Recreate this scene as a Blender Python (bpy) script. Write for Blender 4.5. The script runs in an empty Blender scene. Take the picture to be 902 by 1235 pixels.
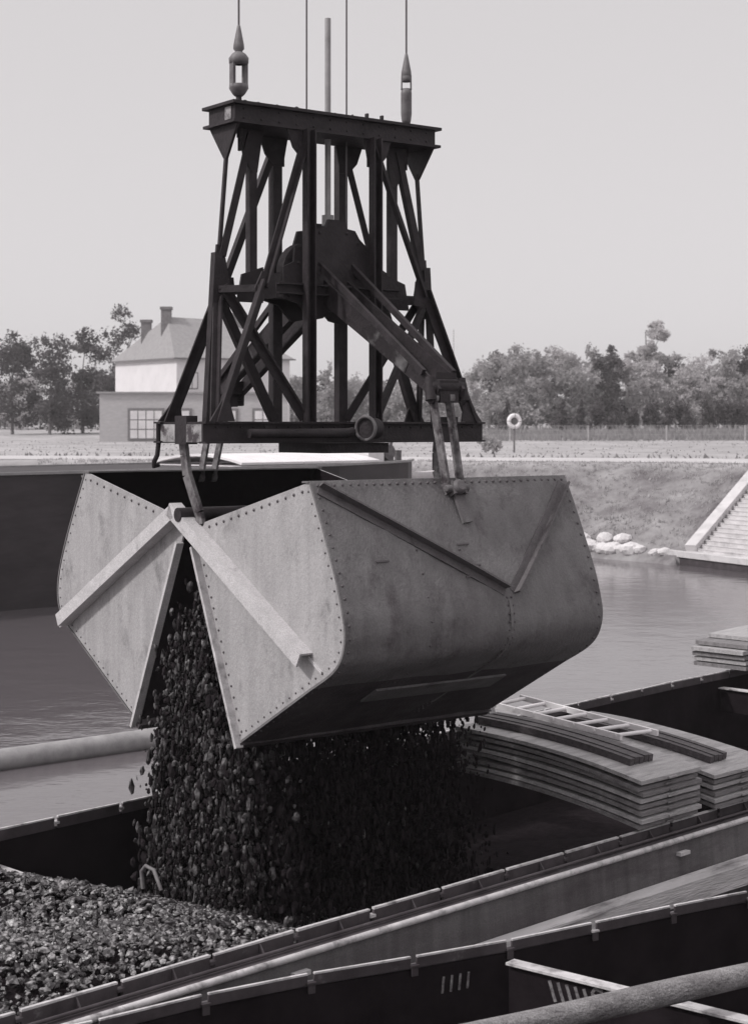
import bpy, math, random
import numpy as np
from mathutils import Vector, Matrix
random.seed(7)
R = np.random.default_rng(11)
C = bpy.context.scene.collection
SC = bpy.context.scene
V = Vector

# ------------------------------------------------------------------ materials
def grey(v):
    k = max(0.0, min(1.0, (0.16 - v) / 0.16))
    return (v * (1.02 + .12 * k), v * (0.985 - .09 * k), v * (1.0 + .03 * k), 1)

def mat(name, lo, hi, rough=.6, scale=6.0, metal=0.0, stretch=(1, 1, 1), detail=6, bump=0.0, bscale=None,
        grime=None, gscale=2.0, gpos=(.45, .65), spec=.5, rpos=(.32, .70), streak=0.0, speck=0.0):
    m = bpy.data.materials.new(name); m.use_nodes = True
    nt = m.node_tree; N = nt.nodes; L = nt.links
    b = N['Principled BSDF']
    b.inputs['Roughness'].default_value = rough
    b.inputs['Metallic'].default_value = metal
    b.inputs['Specular IOR Level'].default_value = spec
    tc = N.new('ShaderNodeTexCoord'); mp = N.new('ShaderNodeMapping'); mp.inputs['Scale'].default_value = stretch
    L.new(tc.outputs['Object'], mp.inputs['Vector'])
    n = N.new('ShaderNodeTexNoise'); n.inputs['Scale'].default_value = scale; n.inputs['Detail'].default_value = detail
    n.inputs['Roughness'].default_value = .65
    L.new(mp.outputs[0], n.inputs['Vector'])
    r = N.new('ShaderNodeValToRGB')
    r.color_ramp.elements[0].position = rpos[0]; r.color_ramp.elements[0].color = grey(lo)
    r.color_ramp.elements[1].position = rpos[1]; r.color_ramp.elements[1].color = grey(hi)
    L.new(n.outputs['Fac'], r.inputs['Fac'])
    col = r.outputs['Color']
    if grime is not None:
        n2 = N.new('ShaderNodeTexNoise'); n2.inputs['Scale'].default_value = gscale; n2.inputs['Detail'].default_value = 8
        n2.inputs['Roughness'].default_value = .7
        L.new(mp.outputs[0], n2.inputs['Vector'])
        r2 = N.new('ShaderNodeValToRGB')
        r2.color_ramp.elements[0].position = gpos[0]; r2.color_ramp.elements[0].color = (0, 0, 0, 1)
        r2.color_ramp.elements[1].position = gpos[1]; r2.color_ramp.elements[1].color = (1, 1, 1, 1)
        L.new(n2.outputs['Fac'], r2.inputs['Fac'])
        mx = N.new('ShaderNodeMix'); mx.data_type = 'RGBA'
        L.new(r2.outputs['Color'], mx.inputs['Factor']); L.new(col, mx.inputs['A']); mx.inputs['B'].default_value = grey(grime)
        col = mx.outputs['Result']
    for amt, sc_, st_ in ((streak, 11.0, (1, 1, .07)), (speck, 140.0, (1, 1, 1))):
        if not amt: continue
        m2 = N.new('ShaderNodeMapping'); m2.inputs['Scale'].default_value = st_; L.new(tc.outputs['Object'], m2.inputs['Vector'])
        n4 = N.new('ShaderNodeTexNoise'); n4.inputs['Scale'].default_value = sc_; n4.inputs['Detail'].default_value = 4
        L.new(m2.outputs[0], n4.inputs['Vector'])
        q4 = N.new('ShaderNodeMapRange'); q4.inputs['From Min'].default_value = .3; q4.inputs['From Max'].default_value = .7
        q4.inputs['To Min'].default_value = 1 - amt; q4.inputs['To Max'].default_value = 1 + amt * .4
        L.new(n4.outputs['Fac'], q4.inputs['Value'])
        x4 = N.new('ShaderNodeMix'); x4.data_type = 'RGBA'; x4.blend_type = 'MULTIPLY'; x4.inputs['Factor'].default_value = 1
        L.new(col, x4.inputs['A']); L.new(q4.outputs[0], x4.inputs['B']); col = x4.outputs['Result']
    L.new(col, b.inputs['Base Color'])
    if bump:
        n3 = N.new('ShaderNodeTexNoise'); n3.inputs['Scale'].default_value = bscale or scale * 4; n3.inputs['Detail'].default_value = 5
        L.new(mp.outputs[0], n3.inputs['Vector'])
        bp = N.new('ShaderNodeBump'); bp.inputs['Strength'].default_value = bump; bp.inputs['Distance'].default_value = .02
        L.new(n3.outputs['Fac'], bp.inputs['Height']); L.new(bp.outputs['Normal'], b.inputs['Normal'])
    return m

M = {}
M['shell'] = mat('grey_bucket_paint', .14, .20, .62, 3.0, detail=10, streak=.16, speck=.22, stretch=(1, 1, .55), grime=.075, gscale=5.0, gpos=(.52, .74), bump=.30, bscale=60, spec=.3)
M['under'] = mat('shade_and_coal_underside', .05, .11, .7, 3.0, detail=10, streak=.2, speck=.3, grime=.16, gscale=3.5, gpos=(.60, .80), bump=.35, bscale=50, spec=.2)  # shade of the downward face put into the colour, with coal stain
M['stiff'] = mat('stiffener_paint', .085, .15, .6, 6, speck=.3, grime=.05, gscale=6, gpos=(.5, .72), bump=.2, spec=.3)
M['end'] = mat('grey_end_plate_paint', .34, .44, .6, 3.5, detail=10, streak=.13, speck=.22, stretch=(1, 1, .6), grime=.17, gscale=5, gpos=(.53, .76), bump=.28, bscale=60, spec=.3)
M['strap'] = mat('worn_strap_paint', .48, .60, .55, 9, speck=.3, grime=.2, gscale=8, gpos=(.58, .8), bump=.1, spec=.3)
M['bare'] = mat('bare_worn_steel', .35, .6, .45, 14, grime=.15, gscale=9, gpos=(.52, .72), bump=.1)
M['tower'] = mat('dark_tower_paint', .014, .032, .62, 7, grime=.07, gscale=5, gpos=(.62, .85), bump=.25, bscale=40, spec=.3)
M['towerworn'] = mat('scuffed_tower_paint', .05, .30, .6, 9, grime=.04, gscale=6, gpos=(.5, .62), bump=.2, spec=.3)
M['patch'] = mat('bare_scuffed_patch', .22, .42, .6, 9, grime=.05, gscale=7, gpos=(.5, .62), bump=.2, spec=.3)
M['scuff'] = mat('rubbed_arm_paint', .016, .16, .6, 7, bump=.2, spec=.3, rpos=(.46, .72))
M['rivet'] = mat('dark_rivet', .05, .1, .5, 9)
M['pipe'] = mat('grey_steel_pipe', .22, .34, .5, 6, bump=.1)
M['rope'] = mat('wire_rope', .06, .12, .5, 60, stretch=(1, 1, .2))
M['coal'] = mat('coal', .014, .34, .32, 20, bump=.3, bscale=60, spec=.6, detail=2, rpos=(.47, .70))
M['coalfall_shade'] = mat('falling_coal', .011, .022, .85, 14, spec=.12)  # falling lumps with the shell's shade put into their colour
M['coalfall_lit'] = mat('falling_coal_lit', .012, .15, .5, 17, bump=.3, bscale=60, spec=.35, detail=2, rpos=(.45, .72))  # paler copy of the falling coal for the lit left end
M['coalbed'] = mat('coal_dust', .008, .018, .95, 12, bump=.6, bscale=30, spec=.03)
M['hold'] = mat('coal_blackened_hold', .010, .020, .95, 3, bump=.25, bscale=14, spec=.02)
M['hull'] = mat('barge_hull_paint', .10, .18, .6, 2.0, speck=.3, streak=.3, stretch=(.4, 1, 1.5), grime=.07, gscale=3.2, gpos=(.5, .75), bump=.25, bscale=9, spec=.3)
M['rim'] = mat('worn_rim_steel', .40, .62, .5, 8, grime=.12, gscale=6, gpos=(.5, .68), bump=.15)
M['rimdark'] = mat('dark_coaming_steel', .035, .075, .6, 5, grime=.2, gscale=7, gpos=(.62, .8), bump=.2, spec=.3)
M['strake'] = mat('scraped_timber_strake', .36, .60, .7, 3.0, stretch=(.25, 1, 3), grime=.14, gscale=5, gpos=(.5, .7), bump=.5, bscale=30)
M['spar'] = mat('weathered_spar', .14, .32, .85, 10, speck=.5, stretch=(.35, 1, 1), bump=.8, bscale=60)
M['wood'] = mat('pale_board', .27, .47, .7, 3.0, speck=.2, stretch=(1, 8, 8), grime=.2, gscale=2.5, gpos=(.5, .72), bump=.4, bscale=12)
M['woodgrey'] = mat('grey_board', .12, .27, .75, 3.0, speck=.25, stretch=(1, 8, 8), grime=.12, gscale=2.5, gpos=(.48, .7), bump=.4, bscale=12)
M['tarred'] = mat('tarred_board', .03, .08, .6, 5, stretch=(1, 6, 6), bump=.5, bscale=14)
M['ladder'] = mat('ladder_wood', .62, .78, .7, 5, bump=.2)
M['chalk'] = mat('chalk_mark', .05, .24, .9, 40)
M['backhull'] = mat('black_barge_hull', .018, .045, .6, 1.2, stretch=(.3, 1, 1.4), grime=.08, gscale=2, gpos=(.58, .8), bump=.15, bscale=5, spec=.3)
M['white'] = mat('white_paint', .68, .8, .55, 2.0, grime=.5, gscale=3, gpos=(.6, .85))
M['deck'] = mat('grey_deck', .2, .3, .7, 2.0)
M['machine'] = mat('machine_grey', .06, .2, .6, 6)
M['rock'] = mat('pale_stone', .5, .75, .85, 5, grime=.3, gscale=4, gpos=(.5, .75), bump=.6, bscale=12)
M['concrete'] = mat('concrete', .48, .62, .85, 2.5, grime=.32, gscale=1.6, gpos=(.5, .75), bump=.3, bscale=20)
M['path'] = mat('sandy_path', .44, .54, .9, .8, grime=.32, gscale=.7, gpos=(.5, .8), bump=.3, bscale=6)
M['grass'] = mat('bank_grass', .10, .22, .9, 1.2, grime=.07, gscale=2.0, gpos=(.48, .72), bump=1.0, bscale=7)
M['drygrass'] = mat('dry_grass', .16, .30, .9, .5, spec=.1)
M['blade'] = mat('grass_blades', .30, .55, .8, .9)
M['leafmid'] = mat('leaf_mid_grey', 0.30, 0.50, .8, .55, detail=3)
M['leafpale'] = mat('leaf_pale_grey', 0.42, 0.64, .8, .55, detail=3)
M['leafdark'] = mat('leaf_dark_grey', 0.07, 0.15, .8, .7, detail=3)
M['trunk'] = mat('bark', .10, .2, .9, 5, stretch=(1, 1, .3), bump=.4)
M['scrub'] = mat('scrub_grass', .20, .38, .9, .25)
M['wall'] = mat('pale_render', .62, .7, .85, .8, grime=.52, gscale=.9, gpos=(.55, .8))
M['annex'] = mat('grey_brick_annex', .36, .44, .85, 2.5, stretch=(1, 1, 3), bump=.2)
M['roof'] = mat('roof_tile', .24, .31, .8, 4, stretch=(1, 1, 1), bump=.5, bscale=7)
M['brick'] = mat('chimney_brick', .12, .2, .9, 5)
M['glass'] = mat('window_pane', .55, .72, .25, 1.0)
M['frame'] = mat('window_frame', .12, .2, .6, 4)
M['post'] = mat('grey_post', .3, .45, .8, 5)
M['buoy'] = mat('buoy_white', .72, .82, .5, 5)
M['buoyred'] = mat('buoy_dark_band', .12, .18, .5, 5)

for k in ('leafmid', 'leafpale', 'leafdark', 'scrub', 'blade'):      # thin leaves let light through
    nt = M[k].node_tree; b = nt.nodes['Principled BSDF']; out = nt.nodes['Material Output']
    tr = nt.nodes.new('ShaderNodeBsdfTranslucent'); ms = nt.nodes.new('ShaderNodeMixShader'); ms.inputs[0].default_value = .48
    nt.links.new(b.inputs['Base Color'].links[0].from_socket, tr.inputs['Color'])
    nt.links.new(b.outputs[0], ms.inputs[1]); nt.links.new(tr.outputs[0], ms.inputs[2]); nt.links.new(ms.outputs[0], out.inputs['Surface'])
# ------------------------------------------------------------------ mesh builder
class MB:
    def __init__(s): s.v = []; s.f = []; s.sm = []; s.mi = []
    def add(s, vs, fs, smooth=False, mi=0):
        o = len(s.v); s.v.extend([tuple(p) for p in vs])
        for f in fs:
            s.f.append(tuple(i + o for i in f)); s.sm.append(smooth); s.mi.append(mi)
    def hexa(s, p, mi=0):
        s.add(p, [(0, 3, 2, 1), (4, 5, 6, 7), (0, 1, 5, 4), (1, 2, 6, 5), (2, 3, 7, 6), (3, 0, 4, 7)], False, mi)
    def box(s, x0, x1, y0, y1, z0, z1, mi=0):
        s.hexa([(x0, y0, z0), (x1, y0, z0), (x1, y1, z0), (x0, y1, z0), (x0, y0, z1), (x1, y0, z1), (x1, y1, z1), (x0, y1, z1)], mi)
    def bar(s, p, q, a, b, up=(0, 0, 1), mi=0):
        # a = width across, b = depth along up'
        p = V(p); q = V(q); d = (q - p).normalized(); up = V(up)
        sd = d.cross(up)
        if sd.length < 1e-4: sd = d.cross(V((0, 1, 0)))
        sd.normalize(); u2 = sd.cross(d)
        sd *= a / 2; u2 *= b / 2
        s.hexa([p - sd - u2, p + sd - u2, p + sd + u2, p - sd + u2, q - sd - u2, q + sd - u2, q + sd + u2, q - sd + u2], mi)
    def angle(s, p, q, a, b, t, up=(0, 0, 1), flip=1):
        # L section: one leg across (a), one leg along up (b)
        p = V(p); q = V(q); d = (q - p).normalized(); up = V(up)
        sd = d.cross(up)
        if sd.length < 1e-4: sd = d.cross(V((0, 1, 0)))
        sd.normalize(); u2 = sd.cross(d)
        o = u2 * (-b / 2 + t / 2)
        s.bar(p + o, q + o, a, t, u2)
        o = sd * flip * (a / 2 - t / 2) + u2 * (t / 2)
        s.bar(p + o, q + o, t, b - t, u2)
    def plate(s, poly, nrm, t, mi=0):
        n = V(nrm).normalized() * t / 2; k = len(poly)
        a = [V(p) + n for p in poly]; b = [V(p) - n for p in poly]
        fs = [tuple(range(k)), tuple(range(2 * k - 1, k - 1, -1))]
        fs += [(i, i + k, (i + 1) % k + k, (i + 1) % k) for i in range(k)]
        s.add(a + b, fs, False, mi)
    def tube(s, pts, r, n=10, smooth=True, mi=0, cap=True):
        pts = [V(p) for p in pts]; k = len(pts)
        rs = r if hasattr(r, '__len__') else [r] * k
        t0 = (pts[1] - pts[0]).normalized()
        up = V((0, 0, 1)) if abs(t0.z) < .9 else V((1, 0, 0))
        a = t0.cross(up).normalized(); vs = []
        for i in range(k):
            t = (pts[min(i + 1, k - 1)] - pts[max(i - 1, 0)]).normalized()
            a = (a - t * a.dot(t)).normalized(); b = t.cross(a)
            for j in range(n):
                w = 2 * math.pi * j / n
                vs.append(pts[i] + (a * math.cos(w) + b * math.sin(w)) * rs[i])
        fs = [(i * n + j, i * n + (j + 1) % n, (i + 1) * n + (j + 1) % n, (i + 1) * n + j) for i in range(k - 1) for j in range(n)]
        s.add(vs, fs, smooth, mi)
        if cap:
            s.add(vs[:n], [tuple(range(n - 1, -1, -1))], False, mi); s.add(vs[-n:], [tuple(range(n))], False, mi)
    def torus(s, c, ax, R0, r, n=28, m=10, mi=0):
        c = V(c); ax = V(ax).normalized(); a = ax.orthogonal().normalized(); b = ax.cross(a); vs = []
        for i in range(n):
            w = 2 * math.pi * i / n; d = a * math.cos(w) + b * math.sin(w)
            for j in range(m):
                q = 2 * math.pi * j / m
                vs.append(c + d * (R0 + r * math.cos(q)) + ax * r * math.sin(q))
        s.add(vs, [(i * m + j, ((i + 1) % n) * m + j, ((i + 1) % n) * m + (j + 1) % m, i * m + (j + 1) % m) for i in range(n) for j in range(m)], True, mi)
    def rivet(s, c, nrm, r=.012, mi=1):
        c = V(c); n = V(nrm).normalized(); a = n.orthogonal().normalized(); b = n.cross(a); vs = []
        for rr, h in ((1.0, -.1), (.8, .5)):
            for j in range(6):
                w = math.pi * j / 3
                vs.append(c + (a * math.cos(w) + b * math.sin(w)) * r * rr + n * r * h)
        vs.append(c + n * r * .75)
        s.add(vs, [(j, (j + 1) % 6, 6 + (j + 1) % 6, 6 + j) for j in range(6)] + [(6 + j, 6 + (j + 1) % 6, 12) for j in range(6)], True, mi)
    def lump(s, c, size, sub=1, jit=.25, mi=0, sq=(1, 1, 1)):
        vs, fs = ICO[sub]
        rot = Matrix.Rotation(random.uniform(0, 6.28), 3, V((random.uniform(-1, 1), random.uniform(-1, 1), random.uniform(-1, 1.1))).normalized())
        c = V(c)
        out = []
        for p in vs:
            q = rot @ (p * (1 + random.uniform(-jit, jit)))
            out.append(c + V((q.x * size * sq[0], q.y * size * sq[1], q.z * size * sq[2])))
        s.add(out, fs, False, mi)
    def build(s, name, m, parent=None, off=(0, 0, 0)):
        me = bpy.data.meshes.new(name)
        ms = m if isinstance(m, (list, tuple)) else [m]
        vs = [(p[0] - off[0], p[1] - off[1], p[2] - off[2]) for p in s.v]
        me.from_pydata(vs, [], s.f)
        for k in ms: me.materials.append(k)
        me.polygons.foreach_set('use_smooth', s.sm)
        me.polygons.foreach_set('material_index', [min(i, len(ms) - 1) for i in s.mi])
        me.update()
        o = bpy.data.objects.new(name, me); C.objects.link(o)
        if parent: o.parent = parent
        return o

def _ico(sub):
    import bmesh
    bm = bmesh.new(); bmesh.ops.create_icosphere(bm, subdivisions=sub, radius=1)
    vs = [v.co.copy() for v in bm.verts]; bm.verts.ensure_lookup_table()
    fs = [tuple(v.index for v in f.verts) for f in bm.faces]; bm.free()
    return vs, fs
ICO = {1: _ico(1), 2: _ico(2), 3: _ico(3)}

def tag(o, label=None, cat=None, group=None, kind=None):
    if label: o['label'] = label
    if cat: o['category'] = cat
    if group: o['group'] = group
    if kind: o['kind'] = kind
    return o
def empty(name, loc, rz=0.0):
    o = bpy.data.objects.new(name, None); C.objects.link(o)
    o.location = loc; o.rotation_euler = (0, 0, rz); o.empty_display_size = .3
    return o
F, CX, HY = 2000.0, 451.0, 515.0
def at(px, py, d):                       # a point at distance d seen in that direction
    return V(((px - CX) / F * d, d, (HY - py) / F * d))
def atz(px, py, z):
    d = z * F / (HY - py); return at(px, py, d)

def chunks(pos, size, stretch, jit=.42, sub=1):
    """many rough lumps as one vertex/face array"""
    vs, fs = ICO[sub]; base = np.array([tuple(v) for v in vs]); fa = np.array(fs)
    n = len(pos); k = len(base)
    q = R.normal(size=(n, 4)); q /= np.linalg.norm(q, axis=1)[:, None]
    w, x, y, z = q.T
    rm = np.stack([1 - 2 * (y * y + z * z), 2 * (x * y - z * w), 2 * (x * z + y * w), 2 * (x * y + z * w), 1 - 2 * (x * x + z * z),
                   2 * (y * z - x * w), 2 * (x * z - y * w), 2 * (y * z + x * w), 1 - 2 * (x * x + y * y)], 1).reshape(n, 3, 3)
    sh = base[None] * (1 + R.uniform(-jit, jit, (n, k, 1))) * R.uniform(.6, 1.25, (n, 1, 3))
    p = np.einsum('nij,nkj->nki', rm, sh) * size[:, None, None] * stretch[:, None, :] + pos[:, None]
    f = (fa[None] + (np.arange(n) * k)[:, None, None]).reshape(-1, 3)
    return p.reshape(-1, 3), f
def npmesh(name, v, f, m, parent=None):
    me = bpy.data.meshes.new(name); me.from_pydata(v.tolist(), [], f.tolist()); me.materials.append(m); me.update()
    o = bpy.data.objects.new(name, me); C.objects.link(o)
    if parent: o.parent = parent
    return o

# ================================================================== THE GRAB
ZB = -2.25
RZ = math.atan2(.6, .8)
T = V((-.36, 12.35, ZB))
grab = empty('clamshell_grab', T, RZ)
tag(grab, 'open riveted clamshell grab hanging under its dark lattice frame and pouring coal', 'grab')
OFF = (0, 0, ZB)
def P(u, w, z): return V((u, -w, z))       # local: u along the hinge, w towards the camera side

def spline(pts, n):
    out = []
    p = [pts[0]] + pts + [pts[-1]]
    for i in range(1, len(p) - 2):
        a, b, c, d = [np.array(q) for q in p[i - 1:i + 3]]
        for k in range(n):
            t = k / n
            out.append(tuple(.5 * (2 * b + (c - a) * t + (2 * a - 5 * b + 4 * c - d) * t * t + (3 * b - a - 3 * c + d) * t ** 3)))
    out.append(pts[-1]); return out

U = 1.11
def shell(prof, lip, apex, inner, strap, sgn, near):
    """prof: outer profile (w,z) from top edge down to the start of the flat bottom; then straight to lip"""
    cur = spline(prof, 5)
    nb = 5
    bot = [tuple(np.array(prof[-1]) + (np.array(lip) - np.array(prof[-1])) * (k / nb)) for k in range(1, nb + 1)]
    path = cur + bot
    k = len(path)
    nr = []
    for i in range(k):
        a = np.array(path[max(i - 1, 0)]); b = np.array(path[min(i + 1, k - 1)])
        t = (b - a) / np.linalg.norm(b - a); n = np.array((-t[1], t[0])) * sgn
        if n.dot(np.array((sgn * 1.0, -.2))) < 0 and i < 8: n = -n
        nr.append(n)
    # outward test: normal should point away from the centre of the shell
    cen = np.mean(np.array(path + [inner]), 0)
    nr = [n if n.dot(np.array(path[i]) - cen) > 0 else -n for i, n in enumerate(nr)]
    inn = [tuple(np.array(path[i]) - nr[i] * .016) for i in range(k)]
    mb = MB()
    NU = 9
    us = [-U + 2 * U * j / (NU - 1) for j in range(NU)]
    def dent(i, j):   # slight waviness of old plate
        return .011 * math.sin(i * .9 + j * 1.7) * math.sin(j * 1.1 + i * .35) * (0 if j in (0, NU - 1) or i in (0,) else 1)
    vo = [P(us[j], path[i][0] + nr[i][0] * dent(i, j), path[i][1] + nr[i][1] * dent(i, j)) for i in range(k) for j in range(NU)]
    vi = [P(us[j], inn[i][0], inn[i][1]) for i in range(k) for j in range(NU)]
    q = lambda i, j: i * NU + j
    fo = [(q(i, j), q(i, j + 1), q(i + 1, j + 1), q(i + 1, j)) for i in range(k - 1) for j in range(NU - 1)]
    fi = [tuple(reversed(f)) for f in fo]
    if sgn < 0: fo, fi = fi, fo
    mb.add(vo, fo, True)
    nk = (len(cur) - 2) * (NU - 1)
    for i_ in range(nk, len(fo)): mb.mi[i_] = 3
    mb.add(vi, fi, True, 2)
    # rims
    for e in (0, NU - 1):
        mb.add([vo[q(i, e)] for i in range(k)] + [vi[q(i, e)] for i in range(k)], [(i, i + 1, k + i + 1, k + i) for i in range(k - 1)])
    for e in (0, k - 1):
        mb.add([vo[q(e, j)] for j in range(NU)] + [vi[q(e, j)] for j in range(NU)], [(j, j + 1, NU + j + 1, NU + j) for j in range(NU - 1)])
    def onp(s):       # point and normal at arc fraction along path
        s = max(0, min(.9999, s)) * (k - 1); i = int(s); t = s - i
        p = np.array(path[i]) * (1 - t) + np.array(path[i + 1]) * t
        return p, nr[i] * (1 - t) + nr[i + 1] * t
    L = np.concatenate([[0], np.cumsum([np.linalg.norm(np.array(path[i + 1]) - np.array(path[i])) for i in range(k - 1)])])
    def arc(d): return np.interp(d, L, np.arange(k)) / (k - 1)
    def zfind(z):
        for i in range(k - 1):
            if path[i][1] >= z >= path[i + 1][1]:
                return L[i] + (path[i][1] - z) / (path[i][1] - path[i + 1][1] + 1e-9) * (L[i + 1] - L[i])
        return 0
    def riv(u, d, r=.011):
        p, n = onp(arc(d)); mb.rivet(P(u, p[0], p[1]), (0, -n[0], n[1]), r)
    if near:
        for j in range(34): riv(-U + .05 + j * (2 * U - .1) / 33, .032, .0125)
        for d in np.arange(.12, L[-1] - .05, .085):
            riv(-U + .035, d); riv(U - .035, d)
        for d in np.arange(zfind(-1.14), L[-1] - .2, .055): riv(.245, d, .010); riv(.285, d, .010)
        for d in np.arange(.35, L[-1] - .5, .16): riv(-.42, d, .009)
        for d in np.arange(.55, 1.2, .17): riv(-.08 + .02, d - .2, .009)
        # vertical lap joint and the small welded patch marks
        for d0 in np.arange(zfind(-1.16), L[-1] - .45, .09):
            a, na = onp(arc(d0)); b, nb_ = onp(arc(d0 + .09)); na = na * .004; nb_ = nb_ * .004
            mb.bar(P(.265, *(a + na)), P(.265, *(b + nb_)), .024, .008, (0, -na[0], na[1]))
        for (uu, zz) in ((-.72, -.86), (-.02, -.78), (.03, -.92), (-.02, -.99)):
            a, na = onp(arc(zfind(zz))); mb.bar(P(uu - .05, *(a + na * .004)), P(uu + .05, *(a + na * .004)), .012, .008, (0, -na[0], na[1]), 1)
    else:
        for j in range(30): riv(-U + .05 + j * (2 * U - .1) / 29, .032, .0125)
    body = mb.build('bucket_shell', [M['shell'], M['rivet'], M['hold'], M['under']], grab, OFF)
    # top rim angle
    a0, n0 = onp(arc(.0)); tr = MB()
    tr.bar(P(-U - .004, a0[0] - sgn * .05, a0[1] - .008), P(U + .004, a0[0] - sgn * .05, a0[1] - .008), .07, .012, (0, 0, 1))
    tr.build('rim_angle', M['shell'], body, OFF)
    # end plates
    for e in (-1, 1):
        ep = MB(); ue = e * (U - .012)
        poly = [P(ue, *inn[i]) for i in range(k)] + [P(ue, *apex), P(ue, *inner)]
        if (e * sgn) > 0: poly = poly[::-1]
        ep.plate(poly, (1, 0, 0), .014)
        ep.mi[0 if e < 0 else 1] = 2; ep.mi[1 if e < 0 else 0] = 0
        # rivets round the outline
        fx = ue + e * .008
        ring = [inn[i] for i in range(k)]
        cum = 0.0; last = np.array(ring[0]); nxt = .05
        for i in range(1, k):
            c = np.array(ring[i]); dl = np.linalg.norm(c - last)
            while nxt <= cum + dl:
                p = last + (c - last) * ((nxt - cum) / dl); n = nr[i]
                p = p - n * .035
                ep.rivet(P(fx, *p), (e, 0, 0), .008); nxt += .085
            cum += dl; last = c
        a, b = np.array(ring[0]), np.array(inner)
        nn = np.array((0, -1.0))
        for t in np.linspace(.06, .95, 13): ep.rivet(P(fx, *(a + (b - a) * t + nn * .045)), (e, 0, 0), .012)
        # faint plate lap
        ep.build('end_plate', [M['end'], M['rivet'], M['hold']], body, OFF)
        # lip cheek plate
        lp = MB()
        a, b = np.array(apex) + np.array((0, -.05)), np.array(lip)
        d = (b - a) / np.linalg.norm(b - a); nn = np.array((-d[1], d[0]));
        if nn.dot(np.array(cen) - a) < 0: nn = -nn
        a2 = a + nn * .012; b2 = b + nn * .012 + d * .03
        lp.bar(P(ue + e * .03, *a2), P(ue + e * .03, *b2), .06, .026, (0, -nn[0], nn[1]))
        for t in np.linspace(.05, .95, 17):
            p = a + (b - a) * t + nn * .055; lp.rivet(P(fx, *p), (e, 0, 0), .010)
        lp.build('lip_bar', [M['bare'] if sgn > 0 else M['strap'], M['rivet']], body, OFF)
        # end brace (flat bar standing off the plate)
        sb = MB(); p0, p1 = np.array(strap[0]), np.array(strap[1])
        d = (p1 - p0) / np.linalg.norm(p1 - p0); nn = np.array((-d[1], d[0]))
        sb.angle(P(ue + e * .055, *p0), P(ue + e * .055, *p1), .10, .10, .014, (1, 0, 0) if e < 0 else (-1, 0, 0), 1)
        sb.bar(P(ue + e * .098, *(p0)), P(ue + e * .098, *(p1 - d * .02)), .095, .012, (1, 0, 0))
        sb.bar(P(ue + e * .012, *(p1 - d * .02)), P(ue + e * .012, *(p1 + d * .15)), .02, .008, (1, 0, 0))
        sb.build('end_brace', M['strap'], body, OFF)
    # bottom lip edge along the length
    le = MB(); d = np.array(lip) - np.array(prof[-1]); d /= np.linalg.norm(d)
    b = np.array(lip)
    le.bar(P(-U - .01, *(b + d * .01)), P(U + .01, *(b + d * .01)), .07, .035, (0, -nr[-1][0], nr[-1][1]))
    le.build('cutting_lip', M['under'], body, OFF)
    if near:
        # wear plate at the bottom bend
        wp = MB(); dA = zfind(prof[-1][1]) + .10
        for jj in range(4):
            a, na = onp(arc(dA + jj * .05)); b_, nb_ = onp(arc(dA + (jj + 1) * .05))
            wp.bar(P(-.52, *((a + b_) / 2 + na * .012)), P(.62, *((a + b_) / 2 + na * .012)), .05, .016, (0, -na[0], na[1]))
        wp.build('wear_plate', M['shell'], body, OFF)
    # V stiffener angles on the outer plate
    st = MB()
    def stiff(u0, z0, u1, z1):
        n = 7; prev = None
        for i in range(n + 1):
            t = i / n; uu = u0 + (u1 - u0) * t; zz = z0 + (z1 - z0) * t
            p, nn = onp(arc(zfind(zz)))
            c = P(uu, *(p + nn * .03)); nv = V((0, -nn[0], nn[1]))
            if prev is not None:
                st.angle(prev, c, .066, .07, .014, nv, -1)
            prev = c
    stiff(-U + .04, -.40, .235, -1.10); stiff(U - .06, -.40, .295, -1.10)
    st.build('stiffener', M['stiff'], body, OFF)
    # hanging lug at the top of the outer plate
    lg = MB()
    p, nn = onp(arc(.1)); p2, n2 = onp(arc(.34))
    lg.bar(P(.03, *(p - np.array((0, -.05)) + nn * .02)), P(.06, *(p2 + n2 * .02)), .085, .022, (0, -nn[0], nn[1]))
    c = p + nn * .045
    for uu in (-.012, .082):
        lg.bar(P(uu, *(p + nn * .005)), P(uu, *(p + nn * .075)), .018, .10, (0, 0, 1))
    lg.tube([P(-.06, *c), P(-.055, *c), P(.125, *c), P(.13, *c)], [.018, .026, .026, .018], 14)
    lg.tube([P(.035, *(p + nn * .05)), P(.035, *(p + nn * .085)), P(.035, *(p + nn * .10))], [.052, .052, .034], 16)
    lg.build('hanger_lug', M['hull'], body, OFF)
    return body

nearp = [(1.400, -.345), (1.49, -.52), (1.585, -.72), (1.70, -.98), (1.765, -1.18), (1.785, -1.32), (1.74, -1.455), (1.63, -1.56), (1.40, -1.685)]
shell(nearp, (.560, -2.150), (-.02, -.80), (.10, -.665), ((-.25, -.585), (1.40, -1.482)), 1, True)
farp = [(-1.72, -.345), (-1.83, -.52), (-1.94, -.70), (-2.07, -.93), (-2.17, -1.15), (-2.205, -1.31), (-2.18, -1.45), (-2.08, -1.565), (-1.90, -1.66)]
shell(farp, (-.86, -2.215), (-.20, -.78), (-.22, -.655), ((-.20, -.60), (-2.02, -1.545)), -1, False)

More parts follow.
